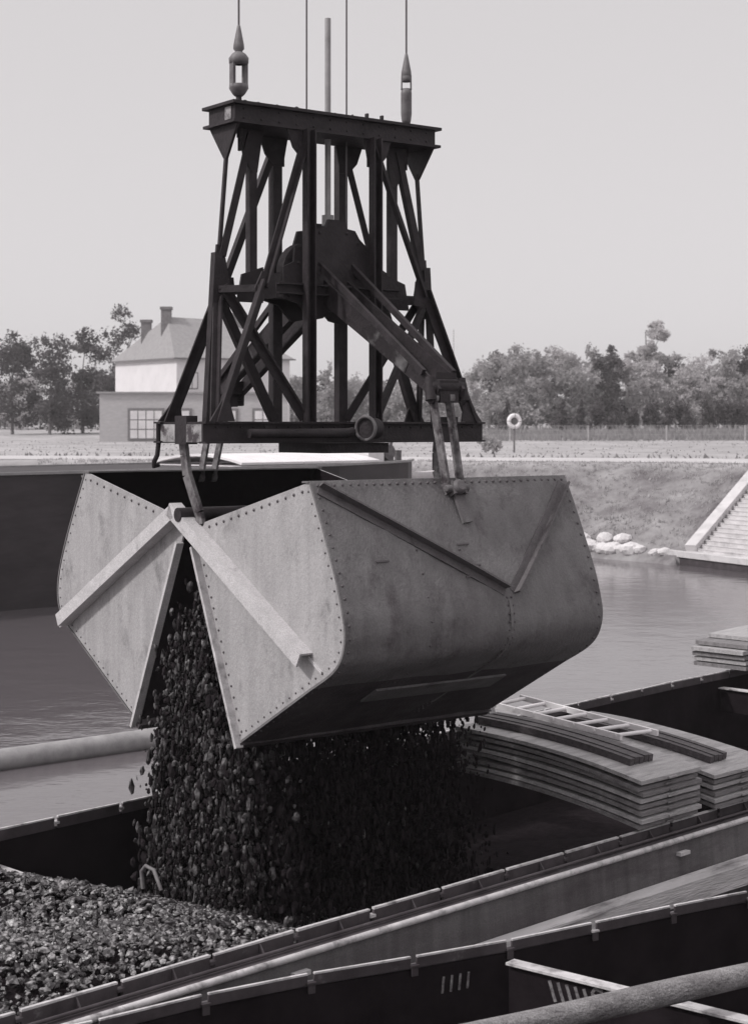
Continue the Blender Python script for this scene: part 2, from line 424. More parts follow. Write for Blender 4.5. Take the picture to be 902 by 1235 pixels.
# hinge shaft and hangers at both ends
hs = MB(); hs.tube([P(-U - .1, -.1, -.62), P(U + .1, -.1, -.62)], .05, 16)
hs.build('hinge_shaft', M['tower'], grab, OFF)
for e in (-1, 1):
    hg = MB(); pts = [(-.10, -.10), (-.10, -.20), (-.085, -.34), (-.02, -.48), (.035, -.60), (.04, -.68)]
    for i in range(len(pts) - 1):
        hg.bar(P(e * (1.16 - .012 * i), *pts[i]), P(e * (1.16 - .012 * (i + 1)), *pts[i + 1]), .085, .03, (1, 0, 0))
    hg.build('hinge_hanger', M['towerworn'], grab, OFF)

# ---------------- lattice frame
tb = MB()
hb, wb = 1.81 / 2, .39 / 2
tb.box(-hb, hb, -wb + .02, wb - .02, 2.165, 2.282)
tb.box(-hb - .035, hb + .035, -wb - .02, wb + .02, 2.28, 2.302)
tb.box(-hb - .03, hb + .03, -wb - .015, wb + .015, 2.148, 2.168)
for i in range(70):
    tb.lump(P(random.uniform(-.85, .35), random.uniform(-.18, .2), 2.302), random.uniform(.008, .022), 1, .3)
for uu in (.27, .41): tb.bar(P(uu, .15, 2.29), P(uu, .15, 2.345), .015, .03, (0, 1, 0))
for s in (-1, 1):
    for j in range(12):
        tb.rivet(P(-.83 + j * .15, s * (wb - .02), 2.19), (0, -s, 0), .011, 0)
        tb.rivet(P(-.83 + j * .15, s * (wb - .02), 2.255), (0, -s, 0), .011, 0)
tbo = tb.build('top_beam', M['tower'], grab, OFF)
pt = MB(); pt.plate([P(-hb - .003, .13, 2.18), P(-hb - .003, .13, 2.27), P(-hb - .003, .05, 2.27), P(-hb - .003, .05, 2.18)], (1, 0, 0), .004)
pt.build('worn_patch', M['patch'], tbo, OFF)
# gusset ears below the beam
for e in (-1, 1):
    g = MB(); ue = e * .84
    g.plate([P(e * .88, -.19, 2.15), P(e * .88, .19, 2.15), P(e * .88, .16, 2.11), P(e * .87, .02, 1.92), P(e * .87, -.02, 1.92), P(e * .88, -.16, 2.11)], (1, 0, 0), .02)
    g.build('gusset_ear', M['tower'], grab, OFF)
    b = MB(); b.tube([P(e * .755, 0, 2.16), P(e * .755, 0, 2.08)], .022, 8); b.tube([P(e * .755, 0, 2.09), P(e * .755, 0, 1.985)], .014, 8)
    b.build('anchor_bolt', M['tower'], grab, OFF)

def member(name, p, q, a, b, up=(0, 1, 0), m='tower', kind='angle', flip=1):
    mb = MB()
    if kind == 'angle': mb.angle(p, q, a, b, .014, up, flip)
    elif kind == 'chan':
        mb.bar(p, q, a, .012, up)
        d = (V(q) - V(p)).normalized(); sd = d.cross(V(up)).normalized()
        u2 = sd.cross(d)
        for s in (-1, 1):
            o = sd * s * (a / 2 - .006) + u2 * (b / 2)
            mb.bar(V(p) + o, V(q) + o, .012, b - .014, u2)
    else: mb.bar(p, q, a, b, up)
    return mb.build(name, M[m], grab, OFF)

wp_ = .195
for f in (-1, 1):
    out = (0, -f, 0)
    for e in (-1, 1):
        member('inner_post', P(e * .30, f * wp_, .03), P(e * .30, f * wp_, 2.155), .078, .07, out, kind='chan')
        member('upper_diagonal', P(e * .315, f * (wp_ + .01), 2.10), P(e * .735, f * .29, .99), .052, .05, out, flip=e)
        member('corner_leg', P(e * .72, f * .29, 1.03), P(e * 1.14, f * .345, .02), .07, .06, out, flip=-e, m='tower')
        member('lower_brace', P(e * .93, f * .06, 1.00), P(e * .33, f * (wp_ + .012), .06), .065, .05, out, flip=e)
        # gussets
        g = MB()
        y = f * (wp_ - .012)
        g.plate([P(e * .22, y, 2.15), P(e * .47, y, 2.15), P(e * .42, y, 2.02), P(e * .34, y, 1.94), P(e * .25, y, 1.94), P(e * .25, y, 2.0)], (0, 1, 0), .014)
        g.build('gusset', M['tower'], grab, OFF)
        g = MB(); y = f * .27
        g.plate([P(e * .64, y, 1.10), P(e * .74, y, 1.10), P(e * .80, y, .98), P(e * .78, y, .90), P(e * .62, y, .92)], (0, 1, 0), .014)
        g.build('gusset', M['tower'], grab, OFF)
        # foot gusset of the corner leg
        g = MB()
        g.plate([P(e * 1.22, f * .355, .04), P(e * 1.02, f * .355, .04), P(e * 1.05, f * .34, .16), P(e * 1.10, f * .335, .20)], (0, 1, 0), .016)
        g.build('foot_plate', M['tower'], grab, OFF)
    # girts in the faces
    member('girt', P(-.55, f * (wp_ - .03), 1.0), P(.55, f * (wp_ - .03), 1.0), .08, .05, out, kind='chan')
for e in (-1, 1):
    member('end_post', P(e * .64, 0, .97), P(e * .64, 0, 2.155), .062, .06, (0, 1, 0), kind='chan')
    member('end_rod', P(e * .865, 0, 1.96), P(e * .93, 0, 1.20), .024, .026, (0, 1, 0), kind='bar')
    member('end_diagonal', P(e * .67, 0, 2.12), P(e * .91, 0, 1.22), .055, .05, (0, 1, 0), flip=-e)
    member('end_strut', P(e * .96, 0, .985), P(e * .60, 0, .985), .062, .06, (0, 1, 0), m='tower', kind='chan')
    member('end_leg', P(e * .945, 0, 1.24), P(e * 1.02, 0, .03), .062, .06, (0, 1, 0), flip=e)
    for f in (-1, 1):
        member('end_tie', P(e * .935, f * .02, .98), P(e * .75, f * .28, .98), .05, .05, (0, 0, 1))
        member('end_raker', P(e * .955, f * .03, .93), P(e * 1.17, f * .34, .03), .055, .05, (e, 0, 0), flip=f)
    g = MB()
    g.plate([P(e * .90, 0, 1.30), P(e * .95, 0, 1.30), P(e * .99, 0, .84), P(e * .93, 0, .84), P(e * .84, 0, .95), P(e * .84, 0, 1.03)], (0, 1, 0), .02)
    g.build('gusset', M['tower'], grab, OFF); g = MB()
    g.plate([P(e * .56, 0.002, 1.16), P(e * .74, 0.002, 1.10), P(e * .78, .002, .90), P(e * .56, .002, .90)], (0, 1, 0), .02)
    g.build('gusset', M['tower'], grab, OFF); g = MB()
    g.plate([P(e * .56, 0.002, 2.15), P(e * .76, 0.002, 2.15), P(e * .73, .002, 1.97), P(e * .66, .002, 1.84), P(e * .61, .002, 1.84)], (0, 1, 0), .02)
    g.build('gusset', M['tower'], grab, OFF)

# ---------------- bottom frame
LL, WW = 2.45 / 2, .72 / 2
def ibeam(mb, p, q, h, w, tf=.014, tw=.02):
    p = V(p); q = V(q)
    mb.bar(p + V((0, 0, h / 2 - tf / 2)), q + V((0, 0, h / 2 - tf / 2)), w, tf)
    mb.bar(p - V((0, 0, h / 2 - tf / 2)), q - V((0, 0, h / 2 - tf / 2)), w, tf)
    mb.bar(p, q, tw, h - 2 * tf + .004)
for f in (-1, 1):
    b = MB(); ibeam(b, P(-LL - .03, f * (WW - .045), -.037), P(LL + .03, f * (WW - .045), -.037), .152, .09)
    for i in range(24): b.rivet(P(-1.15 + i * .1, f * (WW - .035), .0), (0, -f, 0), .010, 0)
    b.build('side_beam', M['tower'], grab, OFF)
for e in (-1, 1):
    b = MB(); ibeam(b, P(e * (LL - .04), -WW + .095, -.037), P(e * (LL - .04), WW - .095, -.037), .146, .08)
    o = b.build('end_beam', M['tower'], grab, OFF)
    for (w0_, w1_) in ((-.30, -.10), (.06, .28)):
        b = MB(); b.plate([P(e * (LL + .003), w0_, -.105), P(e * (LL + .003), w1_, -.105), P(e * (LL + .003), w1_, .02), P(e * (LL + .003), w0_, .02)], (1, 0, 0), .006); b.build('worn_patch', M['patch'], o, OFF)
    b = MB(); b.bar(P(e * (LL - .04), -.02, -.12), P(e * (LL - .04), -.02, .08), .09, .16, (0, 1, 0)); b.build('bearing_block', M['tower'], grab, OFF)
for uu in (-.30, .30):
    b = MB(); ibeam(b, P(uu, -WW + .1, -.037), P(uu, WW - .1, -.037), .14, .07); b.build('cross_beam', M['tower'], grab, OFF)
b = MB(); b.box(-.22, .36, -.30, .30, -.19, -.116); b.build('bottom_plate', M['tower'], grab, OFF)
b = MB(); b.tube([P(-.95, WW + .07, -.045), P(-.12, WW + .07, -.045), P(-.05, WW + .055, -.03)], [.032, .036, .03], 12); b.build('guard_pipe', M['tower'], grab, OFF)
b = MB(); b.torus(P(.03, WW + .10, -.01), (-.95, -.30, 0), .085, .013, 28, 8)
b.build('rope_ring', M['machine'], grab, OFF)
b = MB(); b.tube([P(.04, WW + .097, -.01), P(.15, WW + .06, -.01)], .076, 20); b.build('ring_boss', M['tower'], grab, OFF)
# little hook under the far left corner
b = MB(); b.tube([P(-1.23, -.33, -.11), P(-1.235, -.34, -.2), P(-1.25, -.36, -.25), P(-1.24, -.38, -.28), P(-1.2, -.38, -.27)], .018, 8)
b.build('chain_hook', M['tower'], grab, OFF)

# ---------------- crosshead with sheaves
out = [(-.075, 1.53), (.075, 1.53), (.10, 1.47), (.17, 1.46), (.21, 1.40), (.32, 1.31), (.37, 1.32), (.39, 1.20), (.47, 1.16), (.47, .93),
       (.34, .90), (.22, .78), (.12, .80), (.075, .85), (-.075, .85), (-.12, .80), (-.22, .78), (-.34, .90), (-.47, .93), (-.47, 1.16), (-.38, 1.20), (-.37, 1.31),
       (-.30, 1.27), (-.22, 1.31), (-.17, 1.46), (-.10, 1.47)]
for f in (-1, 1):
    b = MB(); b.plate([P(x, f * .13, z) for x, z in out][::-f], (0, 1, 0), .024)
    for (x, z) in out[2::2]: b.rivet(P(x * .9, f * .142, 1.13 + (z - 1.13) * .9), (0, -f, 0), .016, 0)
    b.build('cheek_plate', M['tower'], grab, OFF)
for x in (-.19, .19):
    b = MB()
    prof = [(.0, .05), (.20, .05), (.22, .045), (.19, .012), (.19, -.012), (.22, -.045), (.20, -.05), (0, -.05)]
    n = 28
    vs = [P(x + r * math.cos(2 * math.pi * j / n), y, 1.14 + r * math.sin(2 * math.pi * j / n)) for r, y in prof for j in range(n)]
    b.add(vs, [(i * n + j, i * n + (j + 1) % n, (i + 1) * n + (j + 1) % n, (i + 1) * n + j) for i in range(len(prof) - 1) for j in range(n)])
    b.tube([P(x, -.17, 1.14), P(x, .17, 1.14)], .04, 12)
    b.build('sheave', M['tower'], grab, OFF)
b = MB(); b.box(-.46, .46, -.10, .10, .94, 1.12); b.build('crosshead_beam', M['tower'], grab, OFF)
b = MB(); b.tube([P(.02, 0, 1.2), P(.02, 0, 3.05)], .0225, 14); b.tube([P(.02, 0, 1.50), P(.02, 0, 1.58)], .045, 12)
b.build('guide_tube', M['pipe'], grab, OFF)
# ---------------- lever arms and links (one pair towards the camera, one away)
for f in (1, -1):
    pin = 1.455 if f > 0 else -1.76
    tip = (1.40 * f, .27)
    for s in (-1, 1):
        uu = s * .105
        b = MB()
        r0 = (f * .10, 1.02); d = np.array((tip[0] - r0[0], tip[1] - r0[1])); Ln = np.linalg.norm(d); d /= Ln; nn = np.array((-d[1], d[0])) * f
        poly = []
        for t, h in ((0, .075), (.45, .062), (.85, .056), (1.0, .052), (1.05, .03)):
            poly.append(P(uu, *(np.array(r0) + d * Ln * t + nn * h)))
        for t, h in ((1.05, -.035), (1.0, -.058), (.85, -.062), (.45, -.07), (0, -.085)):
            poly.append(P(uu, *(np.array(r0) + d * Ln * t + nn * h)))
        b.plate(poly, (1, 0, 0), .022)
        b.bar(P(uu - s * .022, *(np.array(r0) + d * .05 - nn * .074)), P(uu - s * .022, *(np.array(r0) + d * Ln * .9 - nn * .056)), .055, .014, (0, -nn[0], nn[1]))
        o = b.build('lever_arm', M['tower'], grab, OFF)
        b = MB()
        a = np.array(r0) + d * Ln * .52; c = np.array(r0) + d * Ln * .80
        a = np.array(r0) + d * Ln * .45
        b.plate([P(uu + s * .013, *(a + nn * .058)), P(uu + s * .013, *(c + nn * .050)), P(uu + s * .013, *(c - nn * .055)), P(uu + s * .013, *(a - nn * .062))], (1, 0, 0), .004)
        b.build('worn_patch', M['scuff'], o, OFF)
        b = MB(); b.bar(P(s * .15, f * .06, 1.24), P(s * .13, f * 1.33, .37), .03, .045, (0, 0, 1)); b.build('tension_bar', M['tower'], grab, OFF)
        b = MB()
        lw0 = (tip[0] + f * .01, .20); lw1 = (pin, -.415)
        b.bar(P(s * .07 - .045, *lw0), P(s * .06 + .035, *lw1), .022, .066, (0, 1, 0))
        b.tube([P(s * .06 + .015, *lw1), P(s * .06 + .055, *lw1)], .042, 14)
        b.tube([P(s * .07 - .065, *lw0), P(s * .07 - .025, *lw0)], .046, 14)
        b.build('link_plate', M['towerworn'], grab, OFF)
    b = MB()
    b.tube([P(-.15, *tip), P(-.14, *tip), P(.14, *tip), P(.15, *tip)], [.04, .058, .058, .04], 16)
    b.bar(P(-.09, tip[0] - f * .05, tip[1] + .05), P(.09, tip[0] - f * .05, tip[1] + .05), .13, .10, (0, 0, 1))
    b.bar(P(-.08, tip[0] - f * .0, tip[1] - .03), P(.08, tip[0] - f * .0, tip[1] - .03), .10, .15, (0, 0, 1))
    for s in (-1, 1): b.tube([P(s * .13, tip[0], tip[1] + .06), P(s * .145, tip[0] + f * .03, tip[1] - .09)], .04, 10)
    b.build('arm_knuckle', M['tower'], grab, OFF)

# ---------------- ropes and sockets
def toW(u, w, z):
    return V((T.x + .8 * u + .6 * w, T.y + .6 * u - .8 * w, z))
def lathe(mb, c, prof, n=12, sq=1.0, ang=0):
    vs = []
    for r, z in prof:
        for j in range(n):
            a = 2 * math.pi * j / n + ang
            vs.append((c.x + r * math.cos(a), c.y + r * math.sin(a), z))
    mb.add(vs, [(i * n + j, i * n + (j + 1) % n, (i + 1) * n + (j + 1) % n, (i + 1) * n + j) for i in range(len(prof) - 1) for j in range(n)], True)
for e, wide, lab in ((-1, True, 'open turnbuckle socket with a wide gap and thin rope over the left beam end'),
                     (1, False, 'narrow edge-on rope socket and thin rope over the right beam end')):
    p = toW(e * .762, 0, 0)
    r = empty('lifting_rope', (p.x, p.y, 2.302)); tag(r, lab, 'rope', 'lifting ropes of the grab')
    o3 = (p.x, p.y, 2.302)
    top = 2.86
    b = MB(); lathe(b, p, [(.0, 2.90), (.012, 2.88), (.038, 2.745), (.04, 2.715), (.028, 2.70), (.024, 2.68)]); b.build('rope_cone', M['machine'], r, o3)
    b = MB(); b.tube([(p.x, p.y, 2.86), (p.x, p.y, 12)], .0075, 8); b.build('rope', M['rope'], r, o3)
    b = MB()
    ang = RZ if wide else RZ + math.pi / 2
    dx, dy = math.cos(RZ), math.sin(RZ)
    if not wide: dx, dy = -.3, .95
    for s in (-1, 1):
        q = V((p.x + s * dx * .052, p.y + s * dy * .052, 0))
        if wide: b.bar((q.x, q.y, 2.44), (q.x, q.y, 2.625), .022, .05, (-dy, dx, 0))
    if wide: lathe(b, p, [(.018, 2.70), (.05, 2.68), (.072, 2.65), (.07, 2.61), (.03, 2.60)], 10)
    if wide: lathe(b, p, [(.03, 2.465), (.068, 2.46), (.07, 2.43), (.045, 2.39), (.03, 2.375), (.0, 2.37)], 10)
    if not wide:
        lathe(b, p, [(.0, 2.34), (.03, 2.345), (.036, 2.37), (.042, 2.42), (.042, 2.58), (.038, 2.615), (.0, 2.62)], 14)
        for s in (-1, 1):
            b.bar((p.x + s * .036, p.y, 2.61), (p.x + s * .034, p.y, 2.715), .012, .05, (0, 1, 0))
        lathe(b, p, [(.0, 2.665), (.038, 2.67), (.04, 2.70), (.036, 2.73)], 14)
    b.build('turnbuckle', M['machine'], r, o3)
    b = MB(); lathe(b, p, [(.02, 2.38), (.022, 2.34), (.03, 2.32), (.05, 2.3)]); b.build('socket_stem', M['tower'], r, o3)
for e, lab in ((-1, 'thin closing rope left of the upright tube above the beam'), (1, 'thin closing rope right of the upright tube above the beam')):
    p = toW(e * .182 + .01, 0, 0)
    b = MB(); b.tube([(p.x, p.y, 1.3), (p.x, p.y, 12)], .0065, 8)
    lathe(b, p, [(.0066, 2.345), (.016, 2.335), (.02, 2.31), (.03, 2.302)])
    o = b.build('closing_rope', M['rope'], None, (p.x, p.y, 1.3)); o.location = (p.x, p.y, 1.3)
    tag(o, lab, 'rope', 'closing ropes of the grab')

# ================================================================== BARGE WITH COAL (local: s along, t across away from camera)
BZ = -4.75
O1 = V((-1.84, 8.17, BZ)); BR = math.radians(45)
def B1(s, t, z): return V((s, t, z - BZ))
def wxy(s, t): return (O1.x + (s - t) * .70711, O1.y + (s + t) * .70711)
barge = empty('coal_barge', O1, BR)
tag(barge, 'open river barge with a half filled coal hold directly beneath the grab', 'barge')
def W1(s): return float(np.interp(s, [-9, -5, 2, 11.4, 16, 30], [2.0, 2.6, 3.29, 3.88, 4.0, 4.0]))
S0, S1 = -5.5, 24.0
ss = list(np.arange(S0, S1 + .01, .75))
NZ = 0.0
h = MB()     # hold lining: near wall, floor, far wall, ends
FL = -3.85
for i in range(len(ss) - 1):
    a, b_ = ss[i], ss[i + 1]; wa, wb2 = W1(a), W1(b_)
    h.add([B1(a, .0, -2.99), B1(b_, .0, -2.99), B1(b_, .0, FL), B1(a, .0, FL)], [(0, 1, 2, 3)])
    h.add([B1(a, 0, FL), B1(b_, 0, FL), B1(b_, wb2, FL), B1(a, wa, FL)], [(0, 1, 2, 3)])
    h.add([B1(a, wa, FL), B1(b_, wb2, FL), B1(b_, wb2, -2.99), B1(a, wa, -2.99)], [(0, 1, 2, 3)])
for s in (S0, S1):
    h.add([B1(s, 0, FL), B1(s, W1(s), FL), B1(s, W1(s), -2.99), B1(s, 0, -2.99)], [(0, 1, 2, 3)])
h.build('hold', M['hold'], barge)
def hullside(name, side):
    hb_ = MB()
    prof = [(-.145, -3.005), (-.15, -3.10), (-.16, -3.24), (-.165, -3.45), (-.16, -3.8), (-.12, -4.3), (.0, -4.7)]
    rows = []
    for s in ss:
        w = W1(s)
        rows.append([B1(s, t if side < 0 else w - t, z) for t, z in prof])
    n = len(prof)
    fs = [(i * n + j, (i + 1) * n + j, (i + 1) * n + j + 1, i * n + j + 1) for i in range(len(ss) - 1) for j in range(n - 1)]
    hb_.add([p for r_ in rows for p in r_], fs, True)
    for s in (S0, S1):
        if side < 0: hb_.hexa([B1(s - .02, -.14, -4.7), B1(s + .02, -.14, -4.7), B1(s + .02, W1(s) + .14, -4.7), B1(s - .02, W1(s) + .14, -4.7),
                               B1(s - .02, -.14, -3.0), B1(s + .02, -.14, -3.0), B1(s + .02, W1(s) + .14, -3.0), B1(s - .02, W1(s) + .14, -3.0)])
    hb_.build(name, M['hull'], barge)
hullside('hull_side', -1); hullside('hull_side', 1)
def rail(name, tfun, z, r, m, par, jog=0):
    b = MB(); b.tube([B1(s, tfun(s), z) for s in ss], r, 10); return b.build(name, m, par)
rail('gunwale', lambda s: -.15, -2.992, .021, M['rim'], barge)
rail('gunwale', lambda s: W1(s) + .15, -2.992, .021, M['rim'], barge)
rail('deck_pipe', lambda s: -.075, -2.962, .011, M['rimdark'], barge)
for side in (-1, 1):
    b = MB()
    tf = (lambda s: 0.0) if side < 0 else W1
    sg = side
    for i in range(len(ss) - 1):   # gangway strip between coaming and gunwale
        a, c = ss[i], ss[i + 1]
        b.add([B1(a, tf(a) + sg * .012, -2.978), B1(c, tf(c) + sg * .012, -2.978), B1(c, tf(c) + sg * .15, -2.985), B1(a, tf(a) + sg * .15, -2.985)], [(0, 1, 2, 3) if side > 0 else (3, 2, 1, 0)])
    b.build('gangway', M['rimdark'], barge)
    # coaming in riveted lengths, with a bright worn top edge and a notch at each joint
    L0 = .62
    s = S0
    while s < 16.5:
        cm = MB()
        a, c = s + .035, s + L0
        hgt = random.uniform(-.004, .004)
        for (y0, y1, z0, z1, mi_) in ((-.009, .009, -2.99, -2.912, 0), (-.011, .012, -2.912, -2.900, 1)):
            cm.hexa([B1(a, tf(a) + y0, z0), B1(c, tf(c) + y0, z0), B1(c, tf(c) + y1, z0), B1(a, tf(a) + y1, z0),
                     B1(a, tf(a) + y0, z1 + hgt * mi_), B1(c, tf(c) + y0, z1 - hgt * mi_), B1(c, tf(c) + y1, z1 - hgt * mi_), B1(a, tf(a) + y1, z1 + hgt * mi_)], mi_)
        k = s + .36
        y = tf(k) + sg * .010; y2 = tf(k) + sg * .06
        cm.hexa([B1(k - .005, y, -2.976), B1(k + .005, y, -2.976), B1(k + .005, y2, -2.976), B1(k - .005, y2, -2.976),
                 B1(k - .005, y, -2.915), B1(k + .005, y, -2.915), B1(k + .005, y + sg * .004, -2.915), B1(k - .005, y + sg * .004, -2.915)])
        m_ = s + .018
        cm.hexa([B1(m_ - .022, tf(m_) - .02, -2.955), B1(m_ + .022, tf(m_) - .02, -2.955), B1(m_ + .022, tf(m_) + .02, -2.955), B1(m_ - .022, tf(m_) + .02, -2.955),
                 B1(m_ - .022, tf(m_) - .02, -2.938), B1(m_ + .022, tf(m_) - .02, -2.938), B1(m_ + .022, tf(m_) + .02, -2.938), B1(m_ - .022, tf(m_) + .02, -2.938)], 1 if random.random() < .3 else 0)
        cm.build('coaming_length', [M['rimdark'], M['rim']], barge)
        s += L0
# rubbing strake on the near side
b = MB()
for i in range(len(ss) - 1):
    a, c = ss[i], ss[i + 1]
    if a < -1: continue
    def sec(s):
        g = float(np.interp(s, [0, 2.5, 5, 7], [.02, .05, .10, .13]))
        return [B1(s, -.168, -3.25), B1(s, -.168 - g, -3.27), B1(s, -.168 - g - .02, -3.31 - g * .9), B1(s, -.16, -3.33 - g)]
    p, q = sec(a), sec(c)
    b.add(p + q, [(0, 1, 5, 4), (1, 2, 6, 5), (2, 3, 7, 6)])
b.build('rubbing_strake', M['strake'], barge)
# deck eye on the hull side
for s in (1.85, 5.6):
    b = MB(); q = B1(s, -.20, -3.08)
    b.hexa([B1(s - .06, -.19, -3.10), B1(s + .06, -.19, -3.10), B1(s + .06, -.15, -3.10), B1(s - .06, -.15, -3.10), B1(s - .06, -.19, -3.075), B1(s + .06, -.19, -3.075), B1(s + .06, -.15, -3.075), B1(s - .06, -.15, -3.075)])
    b.build('mooring_eye', M['rim'], barge)
# cross beams in the hold
for s, zz in ((2.0, -3.15), (7.6, -3.05), (12.3, -3.08), (16.0, -3.05)):
    b = MB(); w = W1(s)
    b.hexa([B1(s - .02, .01, zz - .28), B1(s + .02, .01, zz - .28), B1(s + .02, w - .01, zz - .28), B1(s - .02, w - .01, zz - .28),
            B1(s - .02, .01, zz - .012), B1(s + .02, .01, zz - .012), B1(s + .02, w - .01, zz - .012), B1(s - .02, w - .01, zz - .012)])
    o = b.build('cross_beam', M['hold'], barge)
    b = MB()
    b.hexa([B1(s - .06, .012, zz - .012), B1(s + .06, .012, zz - .012), B1(s + .06, w - .012, zz - .012), B1(s - .06, w - .012, zz - .012),
            B1(s - .06, .012, zz), B1(s + .06, .012, zz), B1(s + .06, w - .012, zz), B1(s - .06, w - .012, zz)])
    b.build('beam_flange', M['rim'], o)

# ---------------- coal pile (loose coal nobody could count)
def pile(s, t):
    w = np.interp(s, [-9, -5, 2, 11.4, 16, 30], [2.0, 2.6, 3.29, 3.88, 4.0, 4.0])
    hgt = -2.985 + .07 * np.sin(s * 1.7 + t) + .05 * np.sin(t * 2.3 + .5 * s) - .06 * ((t - w * .5) / (w * .5)) ** 2 - .05 * np.clip((t - w + 1.0), 0, 1)
    hgt = hgt - .22 * np.clip(.55 - t, 0, 1) * np.clip(s - 1.2, 0, 1)
    fall = np.clip((s - 1.9 - .3 * np.sin(t * 1.5)) / 1.7, 0, 1)
    hgt = hgt - .80 * fall ** 1.1
    # landing cone below the stream
    hgt = np.maximum(hgt, -3.68 - .55 * np.hypot((s - 3.1) / 1.5, (t - 1.7)))
    return hgt
gs = np.arange(S0 + .1, 9, .12); gt = np.linspace(0.02, 1, 30)
sv, tv = np.meshgrid(gs, gt, indexing='ij'); ww = np.array([W1(x) for x in gs])[:, None]
tv = tv * (ww - .04)
zv = np.maximum(pile(sv, tv) - .03, FL + .01)
bv = np.stack([sv, tv, zv - BZ], -1).reshape(-1, 3); n2 = len(gt)
bf = np.array([(i * n2 + j, (i + 1) * n2 + j, (i + 1) * n2 + j + 1, i * n2 + j + 1) for i in range(len(gs) - 1) for j in range(n2 - 1)])
pl = empty('coal_heap', O1, BR); tag(pl, 'loose heap of coal lumps filling the near end of the barge hold', 'coal', kind='stuff')
npmesh('coal_bed', bv, bf, M['coalbed'], pl)['kind'] = 'stuff'
n = 19000
s_ = R.uniform(-2.4, 4.2, n); t_ = R.uniform(.04, 1, n) * (np.interp(s_, [-9, -5, 2, 11.4], [2.0, 2.6, 3.29, 3.88]) - .06)
sz = np.clip(R.lognormal(math.log(.0155), .38, n), .008, .038)
pos = np.stack([s_, t_, pile(s_, t_) - BZ + sz * R.uniform(-.4, .55, n)], 1)
v, f = chunks(pos, sz, np.ones((n, 3)) * np.array((1.1, 1.1, .9)))
npmesh('coal_lumps', v, f, M['coal'], pl)['kind'] = 'stuff'

# ---------------- falling coal
def towerpts(u, w, z):
    return np.stack([T.x + .8 * u + .6 * w, T.y + .6 * u - .8 * w, z], 1)
n = 60000
u = np.concatenate([R.uniform(-1.12, -.62, n * 35 // 100), R.uniform(-1.05, 1.13, n - n * 35 // 100)])
a = R.beta(1.6, 1.6, n)
fr = R.uniform(0, 1, n) ** .75
z = -1.06 - fr * 2.45
lip_lo = np.interp(z, [-3.6, -2.25, -1.0], [-.80, -.68, -.24]); lip_hi = np.interp(z, [-3.6, -2.25, -1.0], [.78, .48, .02])
w = lip_lo + (lip_hi - lip_lo) * a + np.clip(R.normal(0, .03, n), -.05, .05)
# ropes of coal: thin veils at a few places
veil = .05 * np.sin(u * 9 + z * 1.3) + .04 * np.sin(u * 23)
w = w + veil
u = np.maximum(u + R.normal(0, .04, n) * (1 + fr), -1.2)
pos = towerpts(u, w, z)
sz = np.clip(R.lognormal(math.log(.0125), .5, n), .005, .025) * np.where(u > -.7, .72, 1.0)
st = np.stack([np.ones(n), np.ones(n), R.uniform(1.2, 3.0, n)], 1)
# keep above the heap
rel = pos - np.array((O1.x, O1.y, 0)); sl = (rel[:, 0] + rel[:, 1]) * .70711; tl = (-rel[:, 0] + rel[:, 1]) * .70711
ok = (pos[:, 2] > pile(sl, tl)) & (R.uniform(0, 1, n) < np.clip((-1.08 - z + .12 * np.sin(u * 7)) / .55, .04, 1))
v, f = chunks(pos[ok], sz[ok], st[ok], .28)
o = npmesh('falling_coal', v, f, M['coalfall_shade']); tag(o, 'dark curtain of coal lumps dropping from the open grab into the hold', 'coal', kind='stuff')
o.data.materials.append(M['coalfall_lit'])      # shell's shade set by colour: more pale lumps towards the left end
pick = R.uniform(0, 1, int(ok.sum())) < np.clip(.6 - 1.3 * (u[ok] + 1.1), .015, .6)
o.data.polygons.foreach_set('material_index', np.repeat(pick.astype(int), len(ICO[1][1])))
o.data.update()

bent = MB(); q = atz(176, 1058, -3.06); zz = -3.04
bent.tube([(q.x - .02, q.y, zz - .1), (q.x - .03, q.y, zz + .02), (q.x + .0, q.y - .02, zz + .06), (q.x + .06, q.y - .05, zz + .04), (q.x + .12, q.y - .12, zz - .08)], .014, 8)
o = bent.build('bent_bar', M['machine'], None, (q.x, q.y, zz)); o.location = (q.x, q.y, zz)
tag(o, 'short bent metal bar sticking out of the coal heap beside the falling stream', 'bar')

